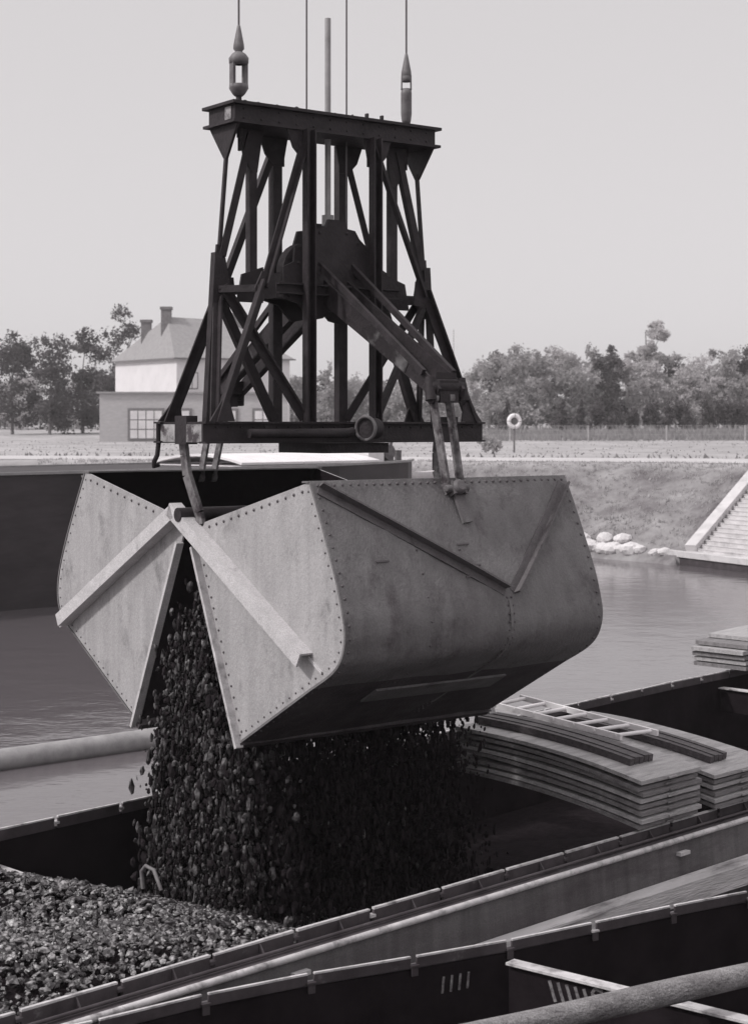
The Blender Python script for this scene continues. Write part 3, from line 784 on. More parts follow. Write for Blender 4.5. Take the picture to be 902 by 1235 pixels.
# ---------------- curved hatch boards across the near half of the hold
def board_mesh(s0, s1, t0, t1, ztop, th, sag, m, name, label, group, cat='board', shift=0.0):
    b = MB(); n = 10; ns = 1
    c0 = (s0 + s1) / 2; rows = []; warp = random.uniform(-.012, .012)
    base = B1(c0, t0, ztop)
    for i in range(n + 1):
        t = t0 + (t1 - t0) * i / n; k = i / n
        z = ztop + (sag + warp * k) * (1 - (1 - k) ** 2) + .004 * math.sin(k * 5 + warp * 300)
        rows.append((t, z))
    for i in range(n):
        (ta, za), (tb_, zb) = rows[i], rows[i + 1]
        p = [B1(s0, ta, za - th), B1(s1, ta, za - th), B1(s1, tb_, zb - th), B1(s0, tb_, zb - th), B1(s0, ta, za), B1(s1, ta, za), B1(s1, tb_, zb), B1(s0, tb_, zb)]
        o_ = len(b.v)
        b.add(p, [(0, 3, 2, 1), (4, 5, 6, 7), (1, 2, 6, 5), (3, 0, 4, 7)] + ([(0, 1, 5, 4)] if i == 0 else []) + ([(2, 3, 7, 6)] if i == n - 1 else []))
    # cleat on the end
    b.hexa([B1(c0 - .05, t0 - .018, ztop - th * .8), B1(c0 + .05, t0 - .018, ztop - th * .8), B1(c0 + .05, t0, ztop - th * .8), B1(c0 - .05, t0, ztop - th * .8),
            B1(c0 - .05, t0 - .018, ztop - th * .35), B1(c0 + .05, t0 - .018, ztop - th * .35), B1(c0 + .05, t0, ztop - th * .35), B1(c0 - .05, t0, ztop - th * .35)])
    xy = wxy(c0, t0)
    o = b.build(name, m, None, base); o.location = (xy[0], xy[1], ztop + random.uniform(-.002, .002)); o.rotation_euler = (random.uniform(-.004, .004), random.uniform(-.006, .006), BR + random.uniform(-.016, .016))
    tag(o, label, cat, group)
    return o
ordn = ['lowest', 'second lowest', 'third lowest', 'fourth lowest', 'fifth lowest', 'sixth lowest', 'second from top', 'topmost']
G1 = 'hatch boards stacked across the hold'
zt = -2.893
for i in range(8):
    th = .028
    zt += .0455 if i else .04
    j = random.uniform(-.025, .025); j2 = random.uniform(-.03, .03)
    board_mesh(5.24 + j, 5.98 + j, -.06 + j2, 1.74 + j2, zt, th, .17, M['woodgrey'] if i % 3 != 1 and i != 7 else M['wood'], 'hatch_board',
               '%s curved grey hatch board of the stack nearest the falling coal' % ordn[i], G1)
zt2 = -2.893
ord2 = ['lowest', 'second lowest', 'third lowest', 'third from top', 'second from top', 'topmost']
for i in range(6):
    zt2 += .046 if i else .04
    j = random.uniform(-.02, .02); j2 = random.uniform(-.03, .03)
    board_mesh(6.16 + j, 6.98 + j, -.06 + j2, 1.74 + j2, zt2, .028, .17, M['wood'] if i % 2 else M['woodgrey'], 'hatch_board',
               '%s pale hatch board of the right hand stack on the near rim' % ord2[i], G1)
# ribbed dark tarred strips lying on each stack
for (sa, zt_, tt, lab, ix) in ((5.58, zt, (.18, 1.70), 'dark ribbed tarred strip lying on the stack nearest the coal', 0), (6.5, zt2, (.10, 1.5), 'dark ribbed tarred strip lying on the right hand stack', 1)):
    b = MB(); base = B1(sa, tt[0], zt_)
    for q in range(5 if ix == 0 else 4):
        s0 = sa - .12 + q * .058
        n = 10
        pts = []
        for i in range(n + 1):
            t = tt[0] + (tt[1] - tt[0]) * i / n; k = (t + .06) / 1.8
            pts.append(B1(s0, t, zt_ + .17 * (1 - (1 - k) ** 2) + .032 + .006 * (q % 2)))
        for i in range(n): b.bar(pts[i], pts[i + 1], .05, .052)
    xy = wxy(sa, tt[0])
    o = b.build('tarred_strip', M['tarred'], None, base); o.location = (xy[0], xy[1], zt_); o.rotation_euler = (0, 0, BR)
    tag(o, lab, 'tarred board', 'tarred strips on the board stacks')
# ladder lying over the crown of the stacks
lz = zt + .17 + .045
la = empty('wooden_ladder', (*wxy(6.02, .75), lz - .1), BR); tag(la, 'pale wooden ladder lying on top of the stacked hatch boards', 'ladder')
off = B1(6.02, .75, lz - .1)
def ladz(t): return zt + .17 * (1 - (1 - (t + .06) / 1.8) ** 2) + .035
ra = [B1(5.92, t, ladz(t)) for t in (.62, 1.95)]; rb = [B1(6.30, t, ladz(t) + .0) for t in (.55, 1.95)]
ra[1].z = ra[0].z + .10; rb[1].z = rb[0].z + .12
for p in (ra, rb):
    b = MB(); b.bar(p[0], p[1], .028, .045); b.build('rail', M['ladder'], la, off)
for i in range(7):
    k = .04 + i * .92 / 6
    p = ra[0].lerp(ra[1], k); q = rb[0].lerp(rb[1], k)
    b = MB(); b.tube([p + V((-.02, 0, .004)), q + V((.02, 0, .004))], .016, 8); b.build('rung', M['ladder'], la, off)
# far stack on the far rim
G2 = 'hatch boards stacked on the far rim'
ord3 = ['lowest', 'second lowest', 'third lowest', 'third from top', 'second from top', 'topmost']
zt3 = -2.89
for i in range(6):
    zt3 += .062
    b = MB(); s0 = 12.35 + (.02 if i < 4 else .12 + .25 * (i - 4)) + random.uniform(-.06, .06); n = 8
    off3 = B1(s0, 3.85, zt3)
    for k in range(n):
        sa = s0 + k * .35; sb = sa + .35
        za = zt3 + .03 * math.sin(k / n * math.pi); zb2 = zt3 + .03 * math.sin((k + 1) / n * math.pi)
        b.add([B1(sa, 3.62, za - .045), B1(sb, 3.62, zb2 - .045), B1(sb, 4.35, zb2 - .045), B1(sa, 4.35, za - .045), B1(sa, 3.62, za), B1(sb, 3.62, zb2), B1(sb, 4.35, zb2), B1(sa, 4.35, za)],
              [(0, 3, 2, 1), (4, 5, 6, 7), (0, 1, 5, 4), (2, 3, 7, 6)] + ([(3, 0, 4, 7)] if k == 0 else []) + ([(1, 2, 6, 5)] if k == n - 1 else []))
    xy = wxy(s0, 3.85)
    o = b.build('hatch_board', M['wood'] if i % 2 else M['woodgrey'], None, off3); o.location = (xy[0], xy[1], zt3); o.rotation_euler = (0, 0, BR)
    tag(o, '%s hatch board of the stack on the far barge rim by the water' % ord3[i], 'board', G2)

# ================================================================== SECOND BARGE, alongside and nearer
rimp = [(-5.2, 6.05), (-3.4, 7.02), (-1.804, 7.80), (-.66, 8.62), (.72, 9.35), (2.34, 10.36), (4.4, 11.3), (7.5, 12.9), (11, 14.8)]
rim2 = spline(rimp, 4)
nb = empty('empty_barge', (.9, 8.0, BZ)); OB = (.9, 8.0, BZ)
tag(nb, 'dark empty barge lying closest to the camera with chalk tallies inside', 'barge')
N2 = np.array((.47, -.883))
def R2(i, t, z):
    p = rim2[i]; return V((p[0] + N2[0] * t, p[1] + N2[1] * t, z))
K = len(rim2)
b = MB(); WB = 3.4
for i in range(K - 1):
    b.add([R2(i, .0, FL), R2(i + 1, .0, FL), R2(i + 1, .0, -2.97), R2(i, .0, -2.97)], [(0, 1, 2, 3)])
    b.add([R2(i, .0, FL), R2(i, WB, FL), R2(i + 1, WB, FL), R2(i + 1, .0, FL)], [(0, 1, 2, 3)])
    b.add([R2(i, WB, FL), R2(i + 1, WB, FL), R2(i + 1, WB, -2.95), R2(i, WB, -2.95)], [(3, 2, 1, 0)])
for i in (0, K - 1): b.add([R2(i, 0, FL), R2(i, WB, FL), R2(i, WB, -2.95), R2(i, 0, -2.95)], [(0, 1, 2, 3)])
b.build('hold', M['hold'], nb, OB)
b = MB()
for i in range(K - 1):
    b.add([R2(i, -.06, -4.7), R2(i + 1, -.06, -4.7), R2(i + 1, -.06, -2.96), R2(i, -.06, -2.96)], [(0, 1, 2, 3)])
    b.add([R2(i, -.06, -2.96), R2(i + 1, -.06, -2.96), R2(i + 1, .0, -2.962), R2(i, 0, -2.962)], [(0, 1, 2, 3)])
b.build('hull_side', M['hull'], nb, OB); b = MB()
for i in range(K - 1):
    b.add([R2(i, WB + .08, -4.7), R2(i + 1, WB + .08, -4.7), R2(i + 1, WB + .08, -2.94), R2(i, WB + .08, -2.94)], [(0, 1, 2, 3)])
    b.add([R2(i, WB, -2.94), R2(i + 1, WB, -2.94), R2(i + 1, WB + .08, -2.94), R2(i, WB + .08, -2.94)], [(0, 1, 2, 3)])
b.build('hull_side', M['hull'], nb, OB)
# coaming lengths along the polyline
def walk(poly, step):
    P_ = [np.array(p) for p in poly]; L = np.concatenate([[0], np.cumsum([np.linalg.norm(P_[i + 1] - P_[i]) for i in range(len(P_) - 1)])])
    out_ = []
    for d in np.arange(0, L[-1], step):
        out_.append((float(np.interp(d, L, [p[0] for p in P_])), float(np.interp(d, L, [p[1] for p in P_]))))
    return out_
wk = walk(rim2, .62)
for i in range(len(wk) - 1):
    cm = MB()
    p = V((*wk[i], 0)); q = V((*wk[i + 1], 0)); d = (q - p).normalized(); nn = V((d.y, -d.x, 0))
    a, c = p + d * .04, q
    cm.bar(a + V((0, 0, -2.937)), c + V((0, 0, -2.937)), .014, .055)
    cm.bar(a + V((0, 0, -2.904)), c + V((0, 0, -2.904)), .018, .010, mi=1)
    e = p + d * .02
    cm.bar(e - d * .026 + V((0, 0, -2.95)) + nn * .01, e + d * .026 + V((0, 0, -2.95)) + nn * .01, .03, .010, mi=1 if random.random() < .35 else 0)
    cm.bar(e - d * .02 + V((0, 0, -2.98)) + nn * .016, e + d * .02 + V((0, 0, -2.98)) + nn * .016, .01, .05, mi=0)
    cm.build('coaming_length', [M['rimdark'], M['rim']], nb, OB)
# cross beam with chalk marks
p0 = V((.76, 9.28, -2.99)); p1 = V((1.60, 8.60, -2.99))
dd = (p1 - p0).normalized(); far_end = p0 + dd * 4.2
b = MB(); b.bar(p0 + V((0, 0, -.15)), p0 + dd * 4.0 + V((0, 0, -.15)), .02, .27)
xb = b.build('cross_beam', M['hold'], nb, OB)
b = MB(); b.bar(p0 + V((0, 0, -.006)), p0 + dd * 4.0 + V((0, 0, -.006)), .085, .014); b.build('beam_flange', M['rim'], xb, OB)
nside = V((-.63, -.78, 0))
nside = V((dd.y, -dd.x, 0)) 
if nside.dot(V((0, -1, 0))) < 0: nside = -nside
ch = MB()
def stroke(a0, z0, a1, z1, base, dv, nv, w=.02):
    ch.bar(base + dv * a0 + V((0, 0, z0)) + nv, base + dv * a1 + V((0, 0, z1)) + nv, .003, w, dv) if False else None
    p = base + dv * a0 + V((0, 0, z0)) + nv; q = base + dv * a1 + V((0, 0, z1)) + nv
    ch.bar(p, q, w, .003, nv)
nv = nside * .0125
for k in range(5): stroke(.27 + k * .055, -.05, .31 + k * .055, -.16, p0, dd, nv)
S = [(.58, -.04), (.53, -.035), (.51, -.065), (.56, -.085), (.57, -.115), (.50, -.13)]
for i in range(5): stroke(S[i][0] + .03, S[i][1], S[i + 1][0] + .03, S[i + 1][1], p0, dd, nv, .016)
ch.build('chalk_marks', M['chalk'], xb, OB)
# tally strokes on the far inner wall
ch = MB()
for k in range(4):
    i = 0
    q = atz(566 + k * 10, 1160, -3.06)
    # nearest rim point
    dists = [(q.x - r_[0]) ** 2 + (q.y - r_[1]) ** 2 for r_ in rim2]
    i = max(1, min(K - 2, int(np.argmin(dists))))
    tv_ = V((rim2[i + 1][0] - rim2[i - 1][0], rim2[i + 1][1] - rim2[i - 1][1], 0)).normalized()
    nn = V((tv_.y, -tv_.x, 0))
    k0 = .40 - k * .055
    base = V((.72, 9.35, 0)) - tv_ * k0 * 1.0 + nn * .02
    base.z = -3.0
    ch.bar(base + V((0, 0, -.03)), base + V((0, 0, -.12)) - tv_ * .01, .013, .003, nn)
ch.build('chalk_marks', M['chalk'], nb, OB)
# ridge timber along the hold
q0 = atz(560, 1252, -2.84); q1 = atz(902, 1176, -2.84)
dv = (q1 - q0).normalized()
b = MB(); pts = [q0 + dv * t for t in np.arange(-5, 9, .3)]
b.tube(pts, [.062 + .003 * math.sin(i * 1.3) for i in range(len(pts))], 14)
o = b.build('ridge_timber', M['spar'], None, q0); o.location = q0
tag(o, 'thick rough timber spar lying along the middle of the nearest barge', 'spar')

# ================================================================== WATER, GROUND
WZ = -3.9
edge = [(-260, 120), (-120, 78), (-60, 64), (-20, 55.5), (0, 51.2), (3.5, 50.6), (6.5, 49.6), (8.2, 47.4), (9.0, 45.6), (9.9, 43.2), (12.5, 36.5), (15.5, 28), (18.5, 15), (22, -10), (26, -70)]
E_ = np.array(edge, float)
def sdist(x, y):
    x = np.asarray(x, float); y = np.asarray(y, float)
    best = np.full(x.shape, 1e9); sg = np.ones(x.shape)
    for i in range(len(E_) - 1):
        a, b_ = E_[i], E_[i + 1]; d = b_ - a; L2 = d.dot(d)
        t = np.clip(((x - a[0]) * d[0] + (y - a[1]) * d[1]) / L2, 0, 1)
        dx = x - a[0] - t * d[0]; dy = y - a[1] - t * d[1]; q = np.hypot(dx, dy)
        cr = d[0] * (y - a[1]) - d[1] * (x - a[0])
        m = q < best; best = np.where(m, q, best); sg = np.where(m, np.sign(cr), sg)
    return best * sg
KX, KY, UPX, UPY, ALX, ALY = 9.04, 47.0, .57, .8216, .42, -.9075
def gz(x, y):
    d = sdist(x, y)
    z = np.interp(d, [-30, -4, -1, 0, .5, 3.0, 5.0, 6.2, 40, 80, 120, 400, 3000], [-6.5, -6, -4.8, -3.75, -3.45, -2.2, -1.35, -1.2, -1.2, -.9, -.1, .3, 2])
    rough = np.clip(np.minimum(d, 6.5 - d), 0, 1)
    z = z + rough * (.10 * np.sin(x * 1.3 + y * .7) * np.sin(y * 1.1 - x * .4) + .05 * np.sin(x * 3.1 + 1) * np.sin(y * 2.7) + .045 * np.sin(x * 5.3 + 1.7 * np.sin(y * 2.1)) * np.sin(y * 4.7 + 1.3 * np.sin(x * 1.9)))
    det = UPX * ALY - UPY * ALX
    a_ = ((x - KX) * ALY - (y - KY) * ALX) / det; b_ = (UPX * (y - KY) - UPY * (x - KX)) / det
    inn = (b_ > -.2) & (b_ < 14) & (a_ > -2.5) & (a_ < 7.5)
    z = np.where(inn, np.minimum(z, np.where(a_ < -.1, -5.0, -4.0 + .42 * np.clip(a_, 0, 5.6))), z)
    return z
xs = np.unique(np.concatenate([np.linspace(-2500, -100, 14), np.linspace(-100, -14, 50), np.arange(-14, 24, .25), np.linspace(26, 120, 40), np.linspace(120, 2500, 14)]))
ys = np.unique(np.concatenate([np.linspace(-80, 30, 30), np.arange(34, 62, .25), np.linspace(62, 240, 70), np.geomspace(240, 4500, 16)]))
gx, gy = np.meshgrid(xs, ys, indexing='ij')
gzv = gz(gx, gy)
nv_ = len(ys)
gf = np.array([(i * nv_ + j, (i + 1) * nv_ + j, (i + 1) * nv_ + j + 1, i * nv_ + j + 1) for i in range(len(xs) - 1) for j in range(len(ys) - 1)])
gr = npmesh('ground', np.stack([gx, gy, gzv], -1).reshape(-1, 3), gf, M['grass']); gr['kind'] = 'structure'
gr.data.polygons.foreach_set('use_smooth', [True] * len(gf))
# ground material: darker rough grass on the bank, dry pale field behind
gm = bpy.data.materials.new('meadow'); gm.use_nodes = True; nt = gm.node_tree; Nn = nt.nodes; Ln_ = nt.links
bs = Nn['Principled BSDF']; bs.inputs['Roughness'].default_value = .95; bs.inputs['Specular IOR Level'].default_value = .1
geo = Nn.new('ShaderNodeNewGeometry')
n1 = Nn.new('ShaderNodeTexNoise'); n1.inputs['Scale'].default_value = .75; n1.inputs['Detail'].default_value = 9; n1.inputs['Roughness'].default_value = .72
n2_ = Nn.new('ShaderNodeTexNoise'); n2_.inputs['Scale'].default_value = .32; n2_.inputs['Detail'].default_value = 10; n2_.inputs['Roughness'].default_value = .7
for q in (n1, n2_): Ln_.new(geo.outputs['Position'], q.inputs['Vector'])
r1 = Nn.new('ShaderNodeValToRGB'); r1.color_ramp.elements[0].position = .36; r1.color_ramp.elements[0].color = grey(.12); r1.color_ramp.elements[1].position = .66; r1.color_ramp.elements[1].color = grey(.31)
r2 = Nn.new('ShaderNodeValToRGB'); r2.color_ramp.elements[0].position = .35; r2.color_ramp.elements[0].color = grey(.26); r2.color_ramp.elements[1].position = .65; r2.color_ramp.elements[1].color = grey(.46)
Ln_.new(n1.outputs['Fac'], r1.inputs['Fac']); Ln_.new(n2_.outputs['Fac'], r2.inputs['Fac'])
sep = Nn.new('ShaderNodeSeparateXYZ'); Ln_.new(geo.outputs['Position'], sep.inputs[0])
mr = Nn.new('ShaderNodeMapRange'); mr.inputs['From Min'].default_value = -1.45; mr.inputs['From Max'].default_value = -1.2; Ln_.new(sep.outputs['Z'], mr.inputs['Value'])
mx = Nn.new('ShaderNodeMix'); mx.data_type = 'RGBA'
Ln_.new(mr.outputs[0], mx.inputs['Factor']); Ln_.new(r1.outputs[0], mx.inputs['A']); Ln_.new(r2.outputs[0], mx.inputs['B'])
Ln_.new(mx.outputs['Result'], bs.inputs['Base Color'])
bp = Nn.new('ShaderNodeBump'); bp.inputs['Strength'].default_value = .7; bp.inputs['Distance'].default_value = .15
Ln_.new(n1.outputs['Fac'], bp.inputs['Height']); Ln_.new(bp.outputs['Normal'], bs.inputs['Normal'])
gr.data.materials[0] = gm

wm = bpy.data.materials.new('canal_water'); wm.use_nodes = True; nt = wm.node_tree; Nn = nt.nodes; Ln_ = nt.links
bs = Nn['Principled BSDF']; bs.inputs['Base Color'].default_value = grey(.10); bs.inputs['Roughness'].default_value = .10; bs.inputs['IOR'].default_value = 1.5
geo = Nn.new('ShaderNodeNewGeometry'); mp = Nn.new('ShaderNodeMapping'); mp.inputs['Scale'].default_value = (.8, 1.0, 1); mp.inputs['Rotation'].default_value = (0, 0, .5)
Ln_.new(geo.outputs['Position'], mp.inputs['Vector'])
a1 = Nn.new('ShaderNodeTexNoise'); a1.inputs['Scale'].default_value = 1.4; a1.inputs['Detail'].default_value = 4
a2 = Nn.new('ShaderNodeTexNoise'); a2.inputs['Scale'].default_value = 9; a2.inputs['Detail'].default_value = 3
for q in (a1, a2): Ln_.new(mp.outputs[0], q.inputs['Vector'])
ad = Nn.new('ShaderNodeMath'); ad.operation = 'MULTIPLY_ADD'; ad.inputs[1].default_value = .18
Ln_.new(a2.outputs['Fac'], ad.inputs[0]); Ln_.new(a1.outputs['Fac'], ad.inputs[2])
bp = Nn.new('ShaderNodeBump'); bp.inputs['Strength'].default_value = .34; bp.inputs['Distance'].default_value = .05
Ln_.new(ad.outputs[0], bp.inputs['Height']); Ln_.new(bp.outputs['Normal'], bs.inputs['Normal'])
b = MB(); b.add([(-600, -90, WZ), (60, -90, WZ), (60, 200, WZ), (-600, 200, WZ)], [(0, 1, 2, 3)])
o = b.build('water', wm); o['kind'] = 'structure'

# path strips on the bank top (follow the edge line)
def offset_strip(d0, d1, xa, xb, z, m, name, step=1.0):
    ctr = []
    Lc = np.concatenate([[0], np.cumsum(np.hypot(*(E_[1:] - E_[:-1]).T))])
    vs = []
    for t in np.arange(0, Lc[-1], step):
        p = np.array((np.interp(t, Lc, E_[:, 0]), np.interp(t, Lc, E_[:, 1])))
        q = np.array((np.interp(t + 6, Lc, E_[:, 0]), np.interp(t + 6, Lc, E_[:, 1]))); r_ = np.array((np.interp(t - 6, Lc, E_[:, 0]), np.interp(t - 6, Lc, E_[:, 1])))
        d = (q - r_) / np.linalg.norm(q - r_); n_ = np.array((-d[1], d[0]))
        if xa <= p[0] <= xb:
            j = .25 * math.sin(t * .21) + .12 * math.sin(t * .77)
            vs += [(*(p + n_ * (d0 + j)), z), (*(p + n_ * (d1 - j * .7)), z)]
    b = MB(); b.add(vs, [(2 * i, 2 * i + 2, 2 * i + 3, 2 * i + 1) for i in range(len(vs) // 2 - 1)]); o = b.build(name, m); o['kind'] = 'structure'
offset_strip(7.0, 14.3, -110, 16, -1.185, M['path'], 'towpath')

# grass tufts on the slope
n = 5000
px_ = R.uniform(-12, 15, n * 3); py_ = R.uniform(40, 62, n * 3); dd_ = sdist(px_, py_)
k = (dd_ > .5) & (dd_ < 7.0) & (np.cross(np.array((UPX, UPY))[None], np.stack([px_ - KX, py_ - KY], 1)) > .25)
px_, py_ = px_[k][:n], py_[k][:n]; pz_ = gz(px_, py_)
vs = []; fs = []
for x, y, z in zip(px_, py_, pz_):
    for q in range(4):
        a = random.uniform(0, 6.28); hh = random.uniform(.03, .10); wd = random.uniform(.015, .04); ln = random.uniform(.0, .08)
        ox, oy = random.uniform(-.1, .1), random.uniform(-.1, .1)
        i = len(vs)
        vs += [(x + ox - wd * math.cos(a), y + oy - wd * math.sin(a), z - .03), (x + ox + wd * math.cos(a), y + oy + wd * math.sin(a), z - .03), (x + ox + ln * math.sin(a), y + oy - ln * math.cos(a), z + hh)]
        fs.append((i, i + 1, i + 2))
o = npmesh('bank_grass', np.array(vs), np.array(fs), M['blade']); tag(o, 'rough tufts of grass covering the sloping canal bank', 'grass', kind='stuff')

n = 5000
px_ = R.uniform(-30, 40, n * 4); py_ = R.uniform(50, 122, n * 4); dd_ = sdist(px_, py_)
k = (dd_ > 14.5) & ((dd_ < 16.2) | (R.uniform(0, 1, n * 4) < .14)) & (py_ > 50)
px_, py_, dd_ = px_[k], py_[k], dd_[k]; pz_ = gz(px_, py_)
hh = R.uniform(.03, .09, len(px_)) * np.where(dd_ < 16.2, 2.2, 1.0); a = R.uniform(0, 6.28, len(px_)); wd = R.uniform(.03, .1, len(px_))
v = np.stack([np.stack([px_ - wd * np.cos(a), py_ - wd * np.sin(a), pz_ - .03], 1), np.stack([px_ + wd * np.cos(a), py_ + wd * np.sin(a), pz_ - .03], 1),
              np.stack([px_ + R.normal(0, .08, len(px_)), py_, pz_ + hh], 1)], 1).reshape(-1, 3)
o = npmesh('field_grass', v, np.arange(len(px_) * 3).reshape(-1, 3), M['drygrass']); tag(o, 'sparse dry grass along the towpath and over the pale field', 'grass', kind='stuff')

# stones at the water's edge
Lc = np.concatenate([[0], np.cumsum(np.hypot(*(E_[1:] - E_[:-1]).T))])
def epoint(x):
    t = np.interp(x, E_[:, 0], Lc); return np.array((np.interp(t, Lc, E_[:, 0]), np.interp(t, Lc, E_[:, 1])))
stx = [5.1, 5.45, 5.75, 6.05, 6.3, 6.5, 6.75, 6.95, 7.15, 7.4, 7.62, 7.95, 8.2, 5.95, 6.6, 7.05]
words = ['flat', 'rounded', 'broad', 'small', 'jagged', 'squat', 'tilted', 'large']
for i, x in enumerate(stx):
    e = epoint(x); sz_ = random.uniform(.17, .30) if i not in (11,) else .14
    row = i >= 13
    px0, py0 = e[0] + (.35 if row else .12), e[1] + (.45 if row else .16)
    zc = -3.62 + (.25 if row else 0) + random.uniform(-.02, .05)
    b = MB(); b.lump((0, 0, 0), sz_, 2, .13, 0, (1.15, 1.0, .8))
    o = b.build('bank_stone', M['rock'], None); o.location = (px0, py0, zc)
    tag(o, '%s pale stone at the foot of the bank, %s' % (words[i % 8], ('number %d from the grab' % (i + 1)) if not row else 'behind the front row, %s' % ['left', 'middle', 'right'][i - 13]), 'stone', 'pale stones along the waterline')

# concrete steps and quay edge on the right
k0 = V((KX, KY, -3.55)); k1 = V((KX + UPX * 5.6, KY + UPY * 5.6, -1.12))
up_ = V((k1.x - k0.x, k1.y - k0.y, 0)).normalized(); al = V((ALX, ALY, 0))
stp = empty('bank_steps', (k0.x, k0.y, -3.6)); OS = (k0.x, k0.y, -3.6); tag(stp, 'wide pale concrete steps climbing the bank at the right edge', 'steps')
b = MB(); ns = 22; run = (V((k1.x - k0.x, k1.y - k0.y, 0)).length) / ns; rise = (k1.z - k0.z) / ns
for i in range(ns):
    c = k0 + up_ * run * i; z0 = k0.z + rise * i
    p = c + al * .22; q = c + al * 9
    e1 = up_ * (run * 1.0)
    b.hexa([(p.x, p.y, max(z0 - .7, -3.6)), (q.x, q.y, max(z0 - .7, -3.6)), (q.x + e1.x, q.y + e1.y, max(z0 - .7, -3.6)), (p.x + e1.x, p.y + e1.y, max(z0 - .7, -3.6)),
            (p.x, p.y, z0 + rise * .9), (q.x, q.y, z0 + rise * .9), (q.x + e1.x, q.y + e1.y, z0 + rise * .9), (p.x + e1.x, p.y + e1.y, z0 + rise * .9)])
    b.hexa([tuple(V((p.x, p.y, z0 + rise * .9)) - up_ * .02), tuple(V((q.x, q.y, z0 + rise * .9)) - up_ * .02), (q.x + e1.x * .55, q.y + e1.y * .55, z0 + rise * .9), (p.x + e1.x * .55, p.y + e1.y * .55, z0 + rise * .9),
            tuple(V((p.x, p.y, z0 + rise)) - up_ * .02), tuple(V((q.x, q.y, z0 + rise)) - up_ * .02), (q.x + e1.x * .55, q.y + e1.y * .55, z0 + rise), (p.x + e1.x * .55, p.y + e1.y * .55, z0 + rise)])
b.build('treads', M['concrete'], stp, OS)
b = MB(); b.bar(k0 + V((0, 0, .02)) - up_ * .1, k1 + V((0, 0, .07)), .34, .42); b.build('side_kerb', M['concrete'], stp, OS)
qa = k0 - al * 1.5 - up_ * .2; qb = k0 + al * 12 - up_ * .2
b = MB(); b.bar(V((qa.x, qa.y, -3.60)), V((qb.x, qb.y, -3.60)), .5, .16); 
o = b.build('quay_edge', M['concrete'], None, OS); o.location = OS
b2 = MB(); b2.bar(V((qa.x, qa.y, -3.98)) + up_ * .02, V((qb.x, qb.y, -3.98)) + up_ * .02, .42, .61); b2.build('quay_wall', M['rimdark'], o, OS)  # wall coloured dark to stand in for the dark reflection below the edge
tag(o, 'pale concrete quay edge along the water below the steps', 'quay')

# floating boom pipe
q0 = V((*at(0, 918, 19.3).xy, WZ + .10)); q0 = atz(0, 918, WZ + .09); q1 = atz(190, 891, WZ + .09)
dv = (q1 - q0).normalized()
b = MB(); pts = [q0 + dv * t for t in np.arange(-7, 5.6, .4)]; b.tube(pts, .135, 20)
o = b.build('floating_boom', M['pipe'], None, q0); o.location = q0
tag(o, 'long round steel pipe floating on the water beyond the coal barge', 'boom')

# ================================================================== BACK BARGE
b0 = V((-7.9, 35.0, WZ)); bd = V((.70, .714, 0)).normalized(); bn = V((-.714, .70, 0)).normalized()
bb = empty('moored_barge', b0, math.atan2(bd.y, bd.x)); tag(bb, 'high black barge with a white hatch roof moored across the canal', 'barge')
def outline(s):   # half-breadth offsets at the ends
    return float(np.interp(s, [-14, -12, 10.0, 13.5, 15.2], [1.4, 0, 0, .9, 2.3]))
hss = list(np.arange(-14, 15.3, .6)); BW = 5.0
b = MB(); prof = [(0, -.2 - 3.9 + 3.9 - .8), (0.02, .3), (0, 1.6), (-.03, 2.9)]
rows = []
for s in hss:
    o_ = outline(s); sh = .04 * ((s + 1) / 12) ** 2
    rows.append([V((s, o_ + t, z + (sh if z > 2 else 0))) for t, z in prof] + [V((s, BW - o_ - t, z + (sh if z > 2 else 0))) for t, z in reversed(prof)])
m_ = len(rows[0])
fs = [(i * m_ + j, (i + 1) * m_ + j, (i + 1) * m_ + j + 1, i * m_ + j + 1) for i in range(len(rows) - 1) for j in range(m_ - 1)]
b.add([p for r_ in rows for p in r_], fs, False)
b.add(rows[0], [tuple(range(m_))]); b.add(rows[-1], [tuple(range(m_ - 1, -1, -1))])
b.build('hull', M['backhull'], bb)
b = MB()
for i in range(len(hss) - 1):
    r0, r1 = rows[i], rows[i + 1]; u_ = V((0, 0, .01))
    b.bar(r0[3] + u_, r1[3] + u_, .12, .06); b.bar(r0[4] + u_, r1[4] + u_, .12, .06)
b.build('rubbing_rail', M['deck'], bb)
b = MB()
b.add([r_[3] + V((0, 0, -.06)) for r_ in rows] + [r_[4] + V((0, 0, -.06)) for r_ in rows], [(i, i + 1, len(rows) + i + 1, len(rows) + i) for i in range(len(rows) - 1)])
b.build('deck', M['deck'], bb)
b = MB()
for s in np.arange(7.4, 11.9, .7):
    for q in range(8):
        y0 = .75 + q * .44; y1 = y0 + .44
        zc = lambda y: 3.02 + .20 * (1 - ((y - 2.5) / 1.76) ** 2)
        b.hexa([(s, y0, zc(y0) - .06), (s + .68, y0, zc(y0) - .06), (s + .68, y1, zc(y1) - .06), (s, y1, zc(y1) - .06), (s, y0, zc(y0)), (s + .68, y0, zc(y0)), (s + .68, y1, zc(y1)), (s, y1, zc(y1))])
b.box(7.4, 12.2, .78, 4.2, 2.85, 2.94)
b.build('hatch_roof', M['white'], bb)
b = MB(); b.box(12.4, 13.0, 1.3, 3.7, 2.85, 3.6); o = b.build('deckhouse', M['white'], bb)
b = MB(); b.box(12.32, 13.1, 1.2, 3.8, 3.602, 3.65); b.build('roof', M['deck'], o)
b = MB(); b.box(13.001, 13.012, 1.7, 2.2, 3.1, 3.42); b.build('window', M['frame'], o)
